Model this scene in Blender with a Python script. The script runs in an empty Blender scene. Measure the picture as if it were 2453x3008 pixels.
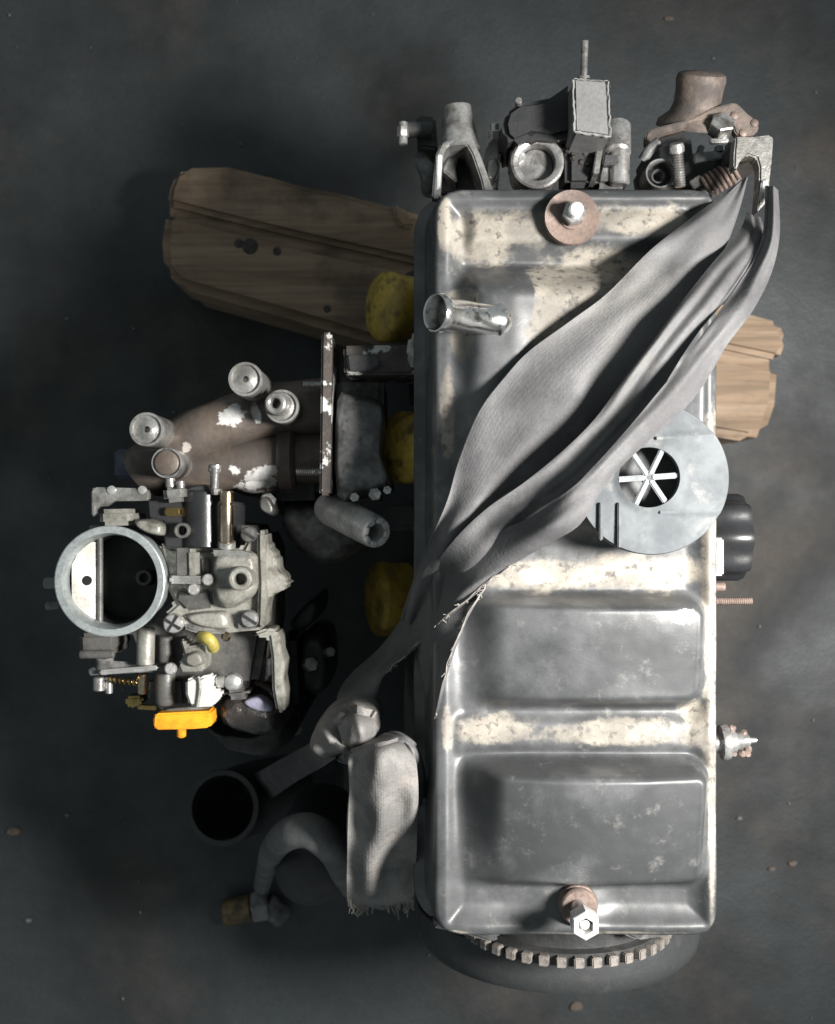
import bpy, bmesh, math, random
from mathutils import Vector, Matrix, noise
random.seed(7)
scene = bpy.context.scene
R = math.radians
# ------------------------------------------------------------------ camera
ZC = 1.10                      # camera height above the floor
FS = 3214.6                    # focal length in photograph pixels (2453 x 3008)
cam_d = bpy.data.cameras.new('camera')
cam = bpy.data.objects.new('camera', cam_d)
scene.collection.objects.link(cam)
cam.location = (0, 0, ZC)
cam.rotation_euler = (0, 0, 0)
cam_d.sensor_fit = 'VERTICAL'
cam_d.sensor_height = 24.0
cam_d.lens = 24.0 * FS / 3008.0
cam_d.clip_start = 0.01
cam_d.clip_end = 50
cam_d.dof.use_dof = True
cam_d.dof.focus_distance = 0.64
cam_d.dof.aperture_fstop = cam_d.lens / 3.6
scene.camera = cam
# ------------------------------------------------------------------ light
world = bpy.data.worlds.new('World')
scene.world = world
world.use_nodes = True
wb = world.node_tree.nodes['Background']
wb.inputs['Color'].default_value = (0.80, 0.92, 0.95, 1)
wb.inputs['Strength'].default_value = 0.26
lamp_d = bpy.data.lights.new('workshop_lamp', 'AREA')
lamp_d.shape = 'DISK'
lamp_d.size = 0.20
lamp_d.energy = 11.2
lamp_d.spread = R(105)
lamp_d.color = (1.0, 0.97, 0.93)
lamp = bpy.data.objects.new('workshop_lamp', lamp_d)
scene.collection.objects.link(lamp)
lamp.location = (0.57, -0.01, 1.06)
lamp.rotation_euler = (Vector((0.14, -0.07, 0.42)) - Vector(lamp.location)).to_track_quat('-Z', 'Y').to_euler()
scene.view_settings.view_transform = 'Standard'
scene.view_settings.look = 'None'
scene.view_settings.exposure = 0.0
scene.view_settings.gamma = 1.0
scene.view_settings.use_curve_mapping = False

# ------------------------------------------------------------------ photo survey: pixel + height -> world
def W(px, py, z):
    s = (ZC - z) / FS
    return Vector(((px - 1226.5) * s, -(py - 1504.0) * s, z))
def D(x, y, z):                # coordinates of the 1736 wide view
    return W(x * 1.41302, y * 1.41302, z)
class Crop:
    def __init__(s, x0, y0, k): s.x0, s.y0, s.k = x0, y0, k
    def __call__(s, cx, cy, z): return W(s.x0 + cx * s.k, s.y0 + cy * s.k, z)
    def m(s, n, z): return n * s.k * (ZC - z) / FS     # length in metres
K1 = Crop(1100, 80, 1300 / 1736); K2 = Crop(1150, 500, 1200 / 1736); K3 = Crop(1150, 1200, 1200 / 1736)
K4 = Crop(1150, 2000, 1200 / 1736); K5 = Crop(100, 1350, 900 / 1736); K6 = Crop(350, 950, 900 / 1736)
K7 = Crop(400, 420, 950 / 1736); K8 = Crop(500, 1950, 900 / 1736)
J1 = Crop(1150, 260, 600 / 1736); J2 = Crop(1750, 160, 600 / 1736); J3 = Crop(1250, 700, 1100 / 1736)
J4 = Crop(900, 1600, 600 / 1111); J6 = Crop(2000, 850, 453 / 964); J7 = Crop(1200, 2500, 1000 / 1736)

# ------------------------------------------------------------------ materials
def sock(nt, a, b): nt.links.new(a, b)
def mat(name, c1, c2=None, scale=60, lo=.4, hi=.62, rough=(.45, .7), metal=0.0, bump=.25, bscale=500,
        spec=.5, spots=(), wear=None, coat=0.0, speck=.25, stretch=None, dirt=None, weave=None, bdist=.0006, bare_glare_col=None, dust=None):
    m = bpy.data.materials.new(name); m.use_nodes = True
    nt = m.node_tree; N = nt.nodes; p = N['Principled BSDF']
    tc = N.new('ShaderNodeTexCoord'); vec = tc.outputs['Object']
    if stretch:
        mp = N.new('ShaderNodeMapping'); mp.inputs['Rotation'].default_value = stretch[1]
        mp.inputs['Scale'].default_value = stretch[0]; sock(nt, vec, mp.inputs['Vector']); vec2 = mp.outputs['Vector']
    else: vec2 = vec
    def nz(s, d=6, v=None, r=.6):
        n = N.new('ShaderNodeTexNoise'); n.inputs['Scale'].default_value = s; n.inputs['Detail'].default_value = d
        n.inputs['Roughness'].default_value = r; sock(nt, v or vec2, n.inputs['Vector']); return n.outputs['Fac']
    def rng(v, a, b, c=0., d=1.):
        n = N.new('ShaderNodeMapRange'); n.interpolation_type = 'SMOOTHSTEP'
        for i, x in zip((1, 2, 3, 4), (a, b, c, d)): n.inputs[i].default_value = x
        sock(nt, v, n.inputs[0]); return n.outputs[0]
    def math_(op, a, b):
        n = N.new('ShaderNodeMath'); n.operation = op
        for i, x in ((0, a), (1, b)):
            if isinstance(x, (int, float)): n.inputs[i].default_value = x
            else: sock(nt, x, n.inputs[i])
        return n.outputs[0]
    def mix(f, a, b, mode='MIX'):
        n = N.new('ShaderNodeMix'); n.data_type = 'RGBA'; n.blend_type = mode
        if isinstance(f, (int, float)): n.inputs[0].default_value = f
        else: sock(nt, f, n.inputs[0])
        for i, x in ((6, a), (7, b)):
            if isinstance(x, tuple): n.inputs[i].default_value = (*x[:3], 1)
            else: sock(nt, x, n.inputs[i])
        return n.outputs[2]
    c2 = c2 or tuple(x * .6 for x in c1)
    base = nz(scale)
    fac = rng(base, lo, hi)
    col = mix(fac, c1, c2)
    rgh = rng(base, .3, .7, rough[0], rough[1])
    fine = nz(bscale, 3)
    met = None
    if wear is not None:       # a wear map carried by the mesh, broken up by noise
        at = N.new('ShaderNodeAttribute'); at.attribute_name = 'wear'
        w = math_('ADD', at.outputs['Fac'], math_('MULTIPLY', math_('SUBTRACT', nz(55, 9, vec, .68), .5), 1.5))
        wf = rng(w, .34, .72)
        wcol = mix(rng(nz(38, 7, vec), .38, .6), wear[0], wear[1])
        wcol = mix(rng(nz(170, 6, vec), .52, .66), wcol, wear[2])
        col = mix(wf, col, wcol)
        rgh = math_('ADD', rgh, math_('MULTIPLY', wf, .22))
        if bare_glare_col is not None:
            at2 = N.new('ShaderNodeAttribute'); at2.attribute_name = 'bare_glare'
            w2 = rng(math_('ADD', at2.outputs['Fac'], math_('MULTIPLY', math_('SUBTRACT', nz(70, 9, vec, .72), .5), 2.6)), .62, .80)
            col = mix(w2, col, bare_glare_col)
    for (x, y, rx, ry, ang, sc) in spots:
        mp = N.new('ShaderNodeMapping'); mp.vector_type = 'TEXTURE'
        mp.inputs['Location'].default_value = (x, y, 0); mp.inputs['Rotation'].default_value = (0, 0, ang)
        mp.inputs['Scale'].default_value = (rx, ry, 1e4)
        sock(nt, vec, mp.inputs['Vector'])
        ln = N.new('ShaderNodeVectorMath'); ln.operation = 'LENGTH'; sock(nt, mp.outputs['Vector'], ln.inputs[0])
        d = math_('ADD', ln.outputs['Value'], math_('MULTIPLY', math_('SUBTRACT', nz(110, 9, vec, .72), .5), 4.2))
        col = mix(rng(d, .86, 1.10, 1, 0), col, sc)
    if dirt:
        col = mix(math_('MULTIPLY', rng(nz(dirt[1], 8, vec, .65), dirt[2], dirt[3]), dirt[4]), col, dirt[0])
    if dust:
        col = mix(math_('MULTIPLY', rng(nz(dust[1], 9, vec, .75), dust[2], dust[3]), dust[4]), col, dust[0])
    if speck:
        col = mix(rng(fine, .3, .75, 0, speck), col, (0.02, 0.02, 0.02))
    sock(nt, col, p.inputs['Base Color'])
    sock(nt, rgh, p.inputs['Roughness'])
    p.inputs['Metallic'].default_value = metal
    p.inputs['Specular IOR Level'].default_value = spec
    p.inputs['Coat Weight'].default_value = coat; p.inputs['Coat Roughness'].default_value = .25
    if bump:
        b = N.new('ShaderNodeBump'); b.inputs['Strength'].default_value = bump; b.inputs['Distance'].default_value = bdist
        h = math_('ADD', fine, math_('MULTIPLY', nz(bscale * .22, 4), 1.5))
        if weave:
            uv = tc.outputs['UV']
            for (s, rot) in weave:
                wv = N.new('ShaderNodeTexWave'); wv.inputs['Scale'].default_value = s
                wv.bands_direction = rot; wv.inputs['Distortion'].default_value = .4
                sock(nt, uv, wv.inputs['Vector']); h = math_('ADD', h, math_('MULTIPLY', wv.outputs['Fac'], .14))
        sock(nt, h, b.inputs['Height']); sock(nt, b.outputs['Normal'], p.inputs['Normal'])
    return m
M = {}
M['floor'] = mat('oily_floor', (.032, .039, .042), (.009, .0115, .0125), scale=4.2, lo=.36, hi=.62, rough=(.5, .75), bump=.35, bscale=260,
                 dirt=((.055, .046, .038), 4.5, .48, .70, .85), dust=((.10, .10, .095), 90, .60, .78, .5), speck=.45, bdist=.001)
M['grit'] = mat('grit', (.15, .15, .15), (.12, .12, .12), scale=120)
M['chip'] = mat('chip', (.115, .085, .066), (.065, .052, .045), scale=120)
M['cover'] = mat('cover_paint', (.098, .101, .104), (.038, .040, .042), scale=14, lo=.38, hi=.60, rough=(.30, .52), spec=.6, bump=.07, bscale=700,
                 wear=((.265, .240, .20), (.165, .150, .128), (.085, .077, .068)), speck=.18, bare_glare_col=(.52, .515, .49), dirt=((.03, .029, .028), 48, .56, .74, .7), dust=((.22, .215, .20), 60, .54, .74, .55))
M['iron'] = mat('greasy_iron', (.045, .045, .045), (.02, .021, .022), scale=45, rough=(.4, .65), bump=.5, bscale=300, dirt=((.11, .095, .08), 60, .55, .72, .6))
M['iron2'] = mat('grey_casting', (.17, .17, .168), (.065, .065, .064), scale=55, rough=(.32, .55), bump=.6, bscale=260, dirt=((.05, .045, .04), 90, .5, .65, .8))
M['alu'] = mat('cast_aluminium', (.40, .395, .38), (.21, .205, .19), scale=75, rough=(.26, .46), metal=.62, bump=.4, bscale=420, dirt=((.09, .08, .065), 70, .52, .7, .75))
M['carb'] = mat('carburettor_casting', (.30, .293, .262), (.185, .18, .155), scale=70, rough=(.38, .6), metal=.3, bump=.45, bscale=420, dirt=((.07, .06, .045), 55, .5, .68, .85))
M['carbd'] = mat('carburettor_dark', (.095, .092, .084), (.045, .044, .042), scale=60, rough=(.4, .6), bump=.4)
M['ringm'] = mat('zinc_ring', (.42, .46, .46), (.30, .33, .33), scale=70, rough=(.33, .5), metal=.45, bump=.2, dirt=((.16, .16, .14), 40, .55, .7, .6))
M['chrome'] = mat('bright_steel', (.72, .71, .69), (.50, .49, .47), scale=110, rough=(.2, .4), metal=.72, bump=.15, speck=.12, dirt=((.10, .085, .07), 160, .56, .68, .7))
M['steel'] = mat('dull_steel', (.52, .51, .50), (.28, .27, .26), scale=90, rough=(.22, .42), metal=.7, bump=.3, dirt=((.10, .08, .06), 110, .52, .68, .7))
M['rust'] = mat('rusty_steel', (.205, .150, .125), (.125, .092, .078), scale=80, rough=(.5, .75), metal=.15, bump=.4, dirt=((.09, .06, .05), 120, .55, .7, .6))
M['rustc'] = mat('rusty_cup', (.145, .112, .092), (.075, .062, .055), scale=60, rough=(.55, .8), bump=.5, dirt=((.22, .165, .12), 70, .54, .7, .6))
M['pipe'] = mat('chromed_pipe', (.88, .87, .85), (.70, .69, .67), scale=70, rough=(.12, .24), metal=.98, bump=.12, speck=.1, dirt=((.08, .07, .06), 130, .55, .66, .8))
M['machined'] = mat('machined_steel', (.82, .81, .79), (.66, .65, .63), scale=90, rough=(.25, .4), metal=.45, bump=.1, speck=.06)
M['castg'] = mat('bright_casting', (.50, .498, .49), (.34, .338, .33), scale=80, rough=(.3, .5), metal=.25, bump=.3, dirt=((.12, .11, .10), 60, .54, .72, .7))
M['flap'] = mat('worn_flap', (.44, .43, .39), (.27, .26, .23), scale=60, rough=(.35, .5), metal=.3, bump=.15, dirt=((.14, .12, .09), 50, .56, .7, .7))
M['black'] = mat('black_paint', (.018, .019, .020), (.012, .012, .013), scale=50, rough=(.4, .6), bump=.3, bscale=350)
M['grey'] = mat('grey_paint', (.175, .173, .172), (.145, .144, .143), scale=50, rough=(.5, .65), bump=.15)
M['bplastic'] = mat('black_plastic', (.018, .019, .021), (.012, .012, .013), scale=50, rough=(.25, .4), bump=.1)
M['white'] = mat('plain_white', (.62, .61, .58), (.48, .47, .44), scale=50, rough=(.4, .5), bump=.05, speck=.05)
M['lidm'] = mat('grey_plastic', (.125, .136, .144), (.088, .096, .103), scale=35, rough=(.6, .75), spec=.2, bump=.12, bscale=300, speck=.1, dirt=((.24, .235, .215), 60, .54, .72, .7))
M['spokem'] = mat('pale_plastic', (.22, .235, .245), (.17, .18, .19), scale=60, rough=(.5, .65), spec=.3, bump=.08)
M['strap'] = mat('webbing', (.118, .117, .119), (.066, .065, .068), scale=28, lo=.3, hi=.7, rough=(.6, .85), spec=.4, bump=.5, bscale=700, speck=.2,
                 dirt=((.215, .21, .20), 14, .5, .72, .6), dust=((.035, .034, .034), 26, .55, .72, .6), weave=((9, 'X'),), bdist=.0005)
M['strapo'] = mat('webbing_dusty', (.205, .197, .188), (.135, .130, .125), scale=40, rough=(.65, .85), bump=.6, bscale=600, speck=.25,
                  dirt=((.30, .25, .22), 35, .52, .7, .5), weave=((9, 'X'),), bdist=.0006)
M['thread'] = mat('frayed_thread', (.25, .23, .205), (.16, .145, .13), scale=120, rough=(.7, .9), bump=0, speck=0)
M['yellow'] = mat('yellow_paint', (.52, .37, .06), (.34, .235, .045), scale=40, rough=(.4, .6), bump=.3, bscale=250, dirt=((.06, .04, .02), 45, .5, .66, .85))
M['orange'] = mat('orange_plastic', (.82, .36, .02), (.66, .24, .01), scale=55, rough=(.3, .45), bump=.15, speck=.15, dirt=((.22, .09, .02), 80, .55, .7, .7))
M['olive'] = mat('yellow_rubber', (.42, .34, .07), (.3, .25, .06), scale=60, rough=(.4, .6))
M['brass'] = mat('brass', (.50, .35, .13), (.30, .21, .09), scale=90, rough=(.2, .38), metal=1, bump=.15)
M['oldbrass'] = mat('tarnished_brass', (.16, .115, .05), (.07, .052, .03), scale=90, rough=(.4, .6), metal=.4, bump=.2)
M['gold'] = mat('passivated_steel', (.66, .55, .42), (.48, .37, .26), scale=60, rough=(.16, .28), metal=1, bump=.08)
M['rubber'] = mat('black_rubber', (.030, .031, .034), (.020, .021, .022), scale=40, rough=(.45, .65), bump=.2, dirt=((.07, .065, .06), 40, .5, .72, .6))
M['pulley'] = mat('dusty_pulley', (.045, .048, .050), (.025, .027, .029), scale=30, rough=(.5, .7), bump=.3, dirt=((.075, .073, .07), 30, .5, .72, .6))
M['toothm'] = mat('worn_tooth', (.26, .235, .21), (.13, .12, .11), scale=200, rough=(.45, .65), metal=.2, bump=.4)
M['hoseg'] = mat('worn_rubber', (.15, .15, .154), (.095, .095, .097), scale=40, rough=(.35, .55), bump=.15)
M['grease'] = mat('greasy_lump', (.06, .052, .046), (.03, .026, .024), scale=70, rough=(.22, .4), spec=.7, bump=.9, bscale=200, bdist=.0012)
M['wood'] = mat('old_timber', (.290, .205, .135), (.205, .142, .092), scale=34, lo=.36, hi=.64, rough=(.65, .88), bump=.8, bscale=160,
                stretch=((.09, 1.5, 1.5), (0, 0, R(16))), dirt=((.06, .042, .030), 9, .48, .70, .75), dust=((.05, .038, .028), 120, .62, .74, .6), speck=.35, bdist=.0012)
M['gasket'] = mat('painted_flange', (.060, .048, .040), (.035, .030, .027), scale=90, rough=(.5, .7), bump=.5, wear=None,
                  dirt=((.50, .50, .48), 46, .55, .59, 1.0))
def blob(crop, cx, cy, rx, ry, ang, z, col):
    p = crop(cx, cy, z); return (p.x, p.y, crop.m(rx, z), crop.m(ry, z), ang, col)
BR = (.56, .555, .54)  # bright tone of the patches in the manifold colour
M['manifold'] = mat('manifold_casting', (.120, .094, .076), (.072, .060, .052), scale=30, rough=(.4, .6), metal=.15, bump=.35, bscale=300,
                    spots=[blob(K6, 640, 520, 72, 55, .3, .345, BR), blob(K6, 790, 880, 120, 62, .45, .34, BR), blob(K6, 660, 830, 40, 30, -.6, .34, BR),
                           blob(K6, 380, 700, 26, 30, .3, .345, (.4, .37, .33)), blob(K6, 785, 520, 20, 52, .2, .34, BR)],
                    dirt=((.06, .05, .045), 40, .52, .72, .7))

# ------------------------------------------------------------------ mesh helpers
def basis(axis):
    w = Vector(axis).normalized()
    t = Vector((0, 0, 1)) if abs(w.z) < .9 else Vector((0, 1, 0))
    u = t.cross(w).normalized(); v = w.cross(u)
    return u, v, w
def cat(pts, sub, closed=False):           # Catmull-Rom through vectors
    n = len(pts); out = []
    rngn = n if closed else n - 1
    for i in range(rngn):
        if closed: a, b, c, d = pts[(i - 1) % n], pts[i], pts[(i + 1) % n], pts[(i + 2) % n]
        else: a, b, c, d = pts[max(i - 1, 0)], pts[i], pts[i + 1], pts[min(i + 2, n - 1)]
        for k in range(sub):
            t = k / sub
            out.append(.5 * ((2 * b) + (c - a) * t + (2 * a - 5 * b + 4 * c - d) * t * t + (3 * b - a - 3 * c + d) * t ** 3))
    if not closed: out.append(pts[-1].copy())
    return out
class G:
    def __init__(s): s.bm = bmesh.new()
    def rings(s, rings, cap0=True, cap1=True, closed=True):
        bm = s.bm; rv = [[bm.verts.new(p) for p in r] for r in rings]
        n = len(rv[0])
        for a, b in zip(rv, rv[1:]):
            for i in range(n if closed else n - 1):
                j = (i + 1) % n
                try: bm.faces.new((a[i], a[j], b[j], b[i]))
                except ValueError: pass
        if cap0: bm.faces.new(rv[0][::-1])
        if cap1: bm.faces.new(rv[-1])
        return s
    def lathe(s, o, axis, prof, seg=28, cap0=True, cap1=True, lobes=0, amp=0, phase=0):
        u, v, w = basis(axis); rs = []
        for r, h in prof:
            ring = []
            for i in range(seg):
                a = 2 * math.pi * i / seg + phase
                k = r * (1 + amp * math.cos(lobes * a)) if lobes else r
                ring.append(o + w * h + (u * math.cos(a) + v * math.sin(a)) * k)
            rs.append(ring)
        return s.rings(rs, cap0, cap1)
    def cyl(s, p0, p1, r0, r1=None, seg=24, ch=None):
        r1 = r0 if r1 is None else r1
        d = p1 - p0; L = d.length; ch = min(r0, r1, L * .5) * .18 if ch is None else ch
        return s.lathe(p0, d, [(r0 - ch, 0), (r0, ch), (r1, L - ch), (r1 - ch, L)], seg)
    def tube(s, p0, p1, ro, ri, seg=28, depth=None, lip=0, ch=None):   # open at p1
        d = p1 - p0; L = d.length; ch = (ro - ri) * .3 if ch is None else ch
        dep = min(depth or L * .8, L * .98)
        pr = [(ro - ch, 0), (ro, ch)]
        if lip: pr += [(ro, L - lip * 3), (ro + lip, L - lip * 2), (ro + lip, L - lip)]
        pr += [(ro + lip * .7, L - ch), (ro - ch + lip * .5, L), (ri + ch, L), (ri, L - ch), (ri, L - dep)]
        return s.lathe(p0, d, pr, seg)
    def thread(s, p0, p1, r, pitch=.0012, seg=12):
        d = p1 - p0; L = d.length; n = max(3, int(L / pitch)); pr = [(r * .7, 0)]
        for i in range(n):
            pr += [(r * .84, L * i / n), (r, L * (i + .5) / n)]
        pr += [(r * .84, L), ]
        return s.lathe(p0, d, pr, seg)
    def hexa(s, p0, axis, r, h, bore=0, phase=0.2):
        axis = Vector(axis).normalized(); c = r * .1
        pr = [(r * .92, 0), (r, c), (r, h - c), (r * .9, h)]
        if bore: pr += [(bore, h), (bore * .95, h * .4)]
        return s.lathe(p0, axis, pr, 6, phase=phase)
    def poly(s, pts, z0, bevel=.0008, smooth=0):       # pts at the top, prism down to z0
        if smooth: pts = cat(pts, smooth, True)
        t = bmesh.new(); vs = [t.verts.new(p) for p in pts]; f = t.faces.new(vs)
        r = bmesh.ops.extrude_face_region(t, geom=[f])
        for e in r['geom']:
            if isinstance(e, bmesh.types.BMVert): e.co.z = z0
        bmesh.ops.recalc_face_normals(t, faces=t.faces)
        if bevel:
            es = [e for e in t.edges if len(e.link_faces) == 2 and e.calc_face_angle(0) > .5]
            bmesh.ops.bevel(t, geom=es, offset=bevel, segments=2, affect='EDGES', clamp_overlap=True)
        s.merge(t); return s
    def merge(s, t):
        me = bpy.data.meshes.new('tmp'); t.to_mesh(me); t.free(); s.bm.from_mesh(me); bpy.data.meshes.remove(me)
    def box(s, c, size, rot=None, bevel=.001):
        t = bmesh.new(); bmesh.ops.create_cube(t, size=1)
        for v in t.verts: v.co = Vector((v.co.x * size[0], v.co.y * size[1], v.co.z * size[2]))
        if bevel: bmesh.ops.bevel(t, geom=t.edges[:], offset=min(bevel, min(size) * .4), segments=2, affect='EDGES')
        mt = Matrix.Translation(c) @ (rot.to_matrix().to_4x4() if rot else Matrix())
        t.transform(mt); s.merge(t); return s
    def bar(s, p0, p1, wd, ht, bevel=.0006):
        d = p1 - p0
        u, v, w = basis(d); q = Matrix((u, v, w)).transposed().to_quaternion()
        return s.box((p0 + p1) / 2, (wd, ht, d.length), q, bevel)
    def pillow(s, pts, z0, h, inset=.35, smooth=4, n=7, pw=1.0, wob=0.0, wsc=60):   # outline -> domed casting
        pts = cat(pts, smooth, True) if smooth else pts
        c = sum(pts, Vector()) / len(pts); rs = []
        zt = pts[0].z
        rs.append([Vector((p.x, p.y, z0)) for p in pts])
        for k in range(n + 1):
            a = k / n * math.pi / 2; sc = 1 - inset * (1 - math.cos(a))
            rs.append([Vector((c.x + (p.x - c.x) * sc, c.y + (p.y - c.y) * sc, zt - h + h * math.sin(a) ** pw)) for p in pts])
        last = rs[-1]
        for q in (.66, .33, .06):
            rs.append([Vector((c.x + (p.x - c.x) * q, c.y + (p.y - c.y) * q, zt + h * .02)) for p in last])
        if wob:
            for r in rs[1:]:
                for p in r: p += noise.noise_vector(p * wsc) * wob
        return s.rings(rs)
    def sweep(s, pts, r, seg=14, sub=6, cap=True, rf=None):
        pts = cat(pts, sub) if sub else pts
        rs = []; u = None; n = len(pts)
        for i, p in enumerate(pts):
            t = (pts[min(i + 1, n - 1)] - pts[max(i - 1, 0)]).normalized()
            if u is None: u = basis(t)[0]
            u = (u - t * u.dot(t)).normalized(); v = t.cross(u)
            rr = rf(i / (n - 1)) * r if rf else r
            rs.append([p + (u * math.cos(2 * math.pi * k / seg) + v * math.sin(2 * math.pi * k / seg)) * rr for k in range(seg)])
        return s.rings(rs, cap, cap)
    def ribbon(s, rows, sub=6, cols=14, th=.0016, wrinkle=.0012, wf=3.2, seed=0):
        # rows of across-points -> woven band with thickness and real UVs
        rows = [cat([Vector(p) for p in r], max(2, cols // (len(r) - 1))) for r in rows]
        n = len(rows[0]); lines = [cat([r[i] for r in rows], sub) for i in range(n)]
        m = len(lines[0]); P = [[lines[i][j] for i in range(n)] for j in range(m)]
        for j in range(m):
            for i in range(n):
                a = i / (n - 1)
                P[j][i] = P[j][i] + Vector((0, 0, wrinkle * (math.sin(a * wf * 6.283 + seed + .06 * j) * math.sin(a * math.pi)
                        + 1.2 * noise.noise(Vector((a * 4, j * .12, seed))))))
        bm = s.bm; uv = bm.loops.layers.uv.get('UVMap') or bm.loops.layers.uv.new('UVMap')
        Nn = []
        for j in range(m):
            row = []
            for i in range(n):
                du = P[j][min(i + 1, n - 1)] - P[j][max(i - 1, 0)]; dv = P[min(j + 1, m - 1)][i] - P[max(j - 1, 0)][i]
                nn = du.cross(dv); nn = nn.normalized() if nn.length > 1e-12 else Vector((0, 0, 1))
                row.append(nn)
            Nn.append(row)
        A = [[bm.verts.new(P[j][i]) for i in range(n)] for j in range(m)]
        B = [[bm.verts.new(P[j][i] - Nn[j][i] * th * (1 if Nn[j][i].z >= 0 else -1)) for i in range(n)] for j in range(m)]
        def quad(q, uvs):
            f = bm.faces.new(q)
            for l, c in zip(f.loops, uvs): l[uv].uv = c
        for j in range(m - 1):
            for i in range(n - 1):
                c = [(i / n, j / m * 4), ((i + 1) / n, j / m * 4), ((i + 1) / n, (j + 1) / m * 4), (i / n, (j + 1) / m * 4)]
                quad((A[j][i], A[j][i + 1], A[j + 1][i + 1], A[j + 1][i]), c)
                quad((B[j][i], B[j + 1][i], B[j + 1][i + 1], B[j][i + 1]), [c[0], c[3], c[2], c[1]])
            for i in (0, n - 1):
                c = [(0, 0)] * 4
                quad((A[j][i], A[j + 1][i], B[j + 1][i], B[j][i]), c)
        for j in (0, m - 1):
            for i in range(n - 1): quad((A[j][i], A[j][i + 1], B[j][i + 1], B[j][i]), [(0, 0)] * 4)
        return s
C = scene.collection.objects
def link(name, g, material, parent=None, ang=38, smooth=True):
    bm = g.bm if isinstance(g, G) else g
    bmesh.ops.recalc_face_normals(bm, faces=bm.faces)
    for f in bm.faces: f.smooth = smooth
    for e in bm.edges:
        if len(e.link_faces) != 2 or e.calc_face_angle(0) > R(ang): e.smooth = False
    me = bpy.data.meshes.new(name); bm.to_mesh(me); bm.free()
    me.materials.append(M[material] if isinstance(material, str) else material)
    o = bpy.data.objects.new(name, me); C.link(o)
    if parent: attach(o, parent)
    return o
ROOT = {}
def attach(o, parent):
    o.parent = parent
    mw = Matrix.Translation(ROOT.get(parent.name, Vector()))
    o.matrix_parent_inverse = mw.inverted()
def thing(name, loc, label, cat_, group=None):
    o = bpy.data.objects.new(name, None); C.link(o); o.location = loc; o.empty_display_size = .05
    ROOT[o.name] = Vector(loc); tag(o, label, cat_, group); return o
def tag(o, label, cat_, group=None):
    o['label'] = label; o['category'] = cat_
    if group: o['group'] = group
    return o
def V(*a): return Vector(a)
X, Y, Z = V(1, 0, 0), V(0, 1, 0), V(0, 0, 1)

# ================================================================== SETTING
bm = bmesh.new()
nx = 60; S = 2.4
gv = [[bm.verts.new((-S / 2 + S * i / nx, -S / 2 + S * j / nx, .0015 * noise.noise(V(i * .5, j * .5, 0)) - .002)) for i in range(nx + 1)] for j in range(nx + 1)]
for j in range(nx):
    for i in range(nx): bm.faces.new((gv[j][i], gv[j][i + 1], gv[j + 1][i + 1], gv[j + 1][i]))
o = link('ground', bm, 'floor'); o['kind'] = 'structure'

# ================================================================== ENGINE
ENG = thing('engine', (0.09, -0.03, 0.0), 'worn greasy car engine standing upright on a timber beam, tied with a grey strap', 'engine')
# ---- block, head, pan
g = G(); g.box(V(.090, -.035, .20), (.172, .46, .20), None, .006)
for yy in (-.2, -.1, 0, .1): g.box(V(-.0005, yy, .19), (.012, .012, .17), None, .003)
link('engine_block', g, 'iron', ENG)
g = G(); g.box(V(.091, -.028, .345), (.178, .445, .088), None, .005); link('cylinder_head', g, 'iron', ENG)
g = G(); g.box(V(.09, -.12, .051), (.14, .26, .098), None, .012); link('oil_pan', g, 'iron', ENG)

# ---- rocker cover: pressed sheet with bead, wells and domes
ZT = .447
xl, xr = D(912, 0, ZT).x, D(1487, 0, ZT).x
yt, yb = D(0, 400, ZT).y, D(0, 1938, ZT).y
def sst(a, b, x):
    t = max(0., min(1., (x - a) / (b - a))); return t * t * (3 - 2 * t)
def sbox(x, y, x0, x1, y0, y1, e, r=18):
    cx, cy = (x0 + x1) / 2, (y0 + y1) / 2
    qx, qy = abs(x - cx) - (x1 - x0) / 2 + r, abs(y - cy) - (y1 - y0) / 2 + r
    d = math.hypot(max(qx, 0), max(qy, 0)) + min(max(qx, qy), 0) - r
    t = max(0., min(1., (d + e * 1.25) / (e * 1.7))); return 1 - t * t * t * (t * (t * 6 - 15) + 10)
def cover_h(x, y):               # x, y in view pixels at the cover's plane
    d = min(x - 912, 1487 - x, y - 400, 1938 - y)
    h = -.0045 * sst(14, 58, d)                                     # floor inside the bead
    h += .0028 * math.exp(-((d - 13) / 13) ** 2) * (.45 + .55 * sst(940, 1010, x))
    h += sbox(x, y, 930, 1466, 1236, 1470, 24, 44) * sst(925, 1050, x) * (.020 - .010 * sst(1250, 1470, y) + .009 * (1 - ((x - 1240) / 215) ** 2))
    dome = sbox(x, y, 935, 1466, 1574, 1842, 24, 40) * sst(935, 1048, x)
    h += dome * (.028 - .018 * max(0, min(1, (y - 1590) / 250)) ** 1.4 + .008 * (1 - ((x - 1240) / 215) ** 2))
    h += .004 * sbox(x, y, 940, 1470, 1486, 1572, 24)
    h += .020 * sbox(x, y, 936, 1462, 560, 1120, 60, 60)           # rear dome under the strap
    h += .005 * sbox(x, y, 960, 1120, 550, 800, 60, 60)
    h -= .004 * math.exp(-((y - 545) / 16) ** 2) * sst(930, 970, x) * (1 - sst(1240, 1330, x))
    h += .006 * sbox(x, y, 965, 1440, 432, 520, 26, 20)
    h += .003 * math.exp(-(((x - 1200) / 62) ** 2 + ((y - 1882) / 50) ** 2) ** 2)
    h += .0012 * noise.noise(V(x * .008, y * .008, 2.)) + .00015 * noise.noise(V(x * .04, y * .04, 7.))
    return h
def E(x, y, cx, cy, rx, ry): return max(0., 1.25 - math.hypot((x - cx) / rx, (y - cy) / ry))
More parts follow.
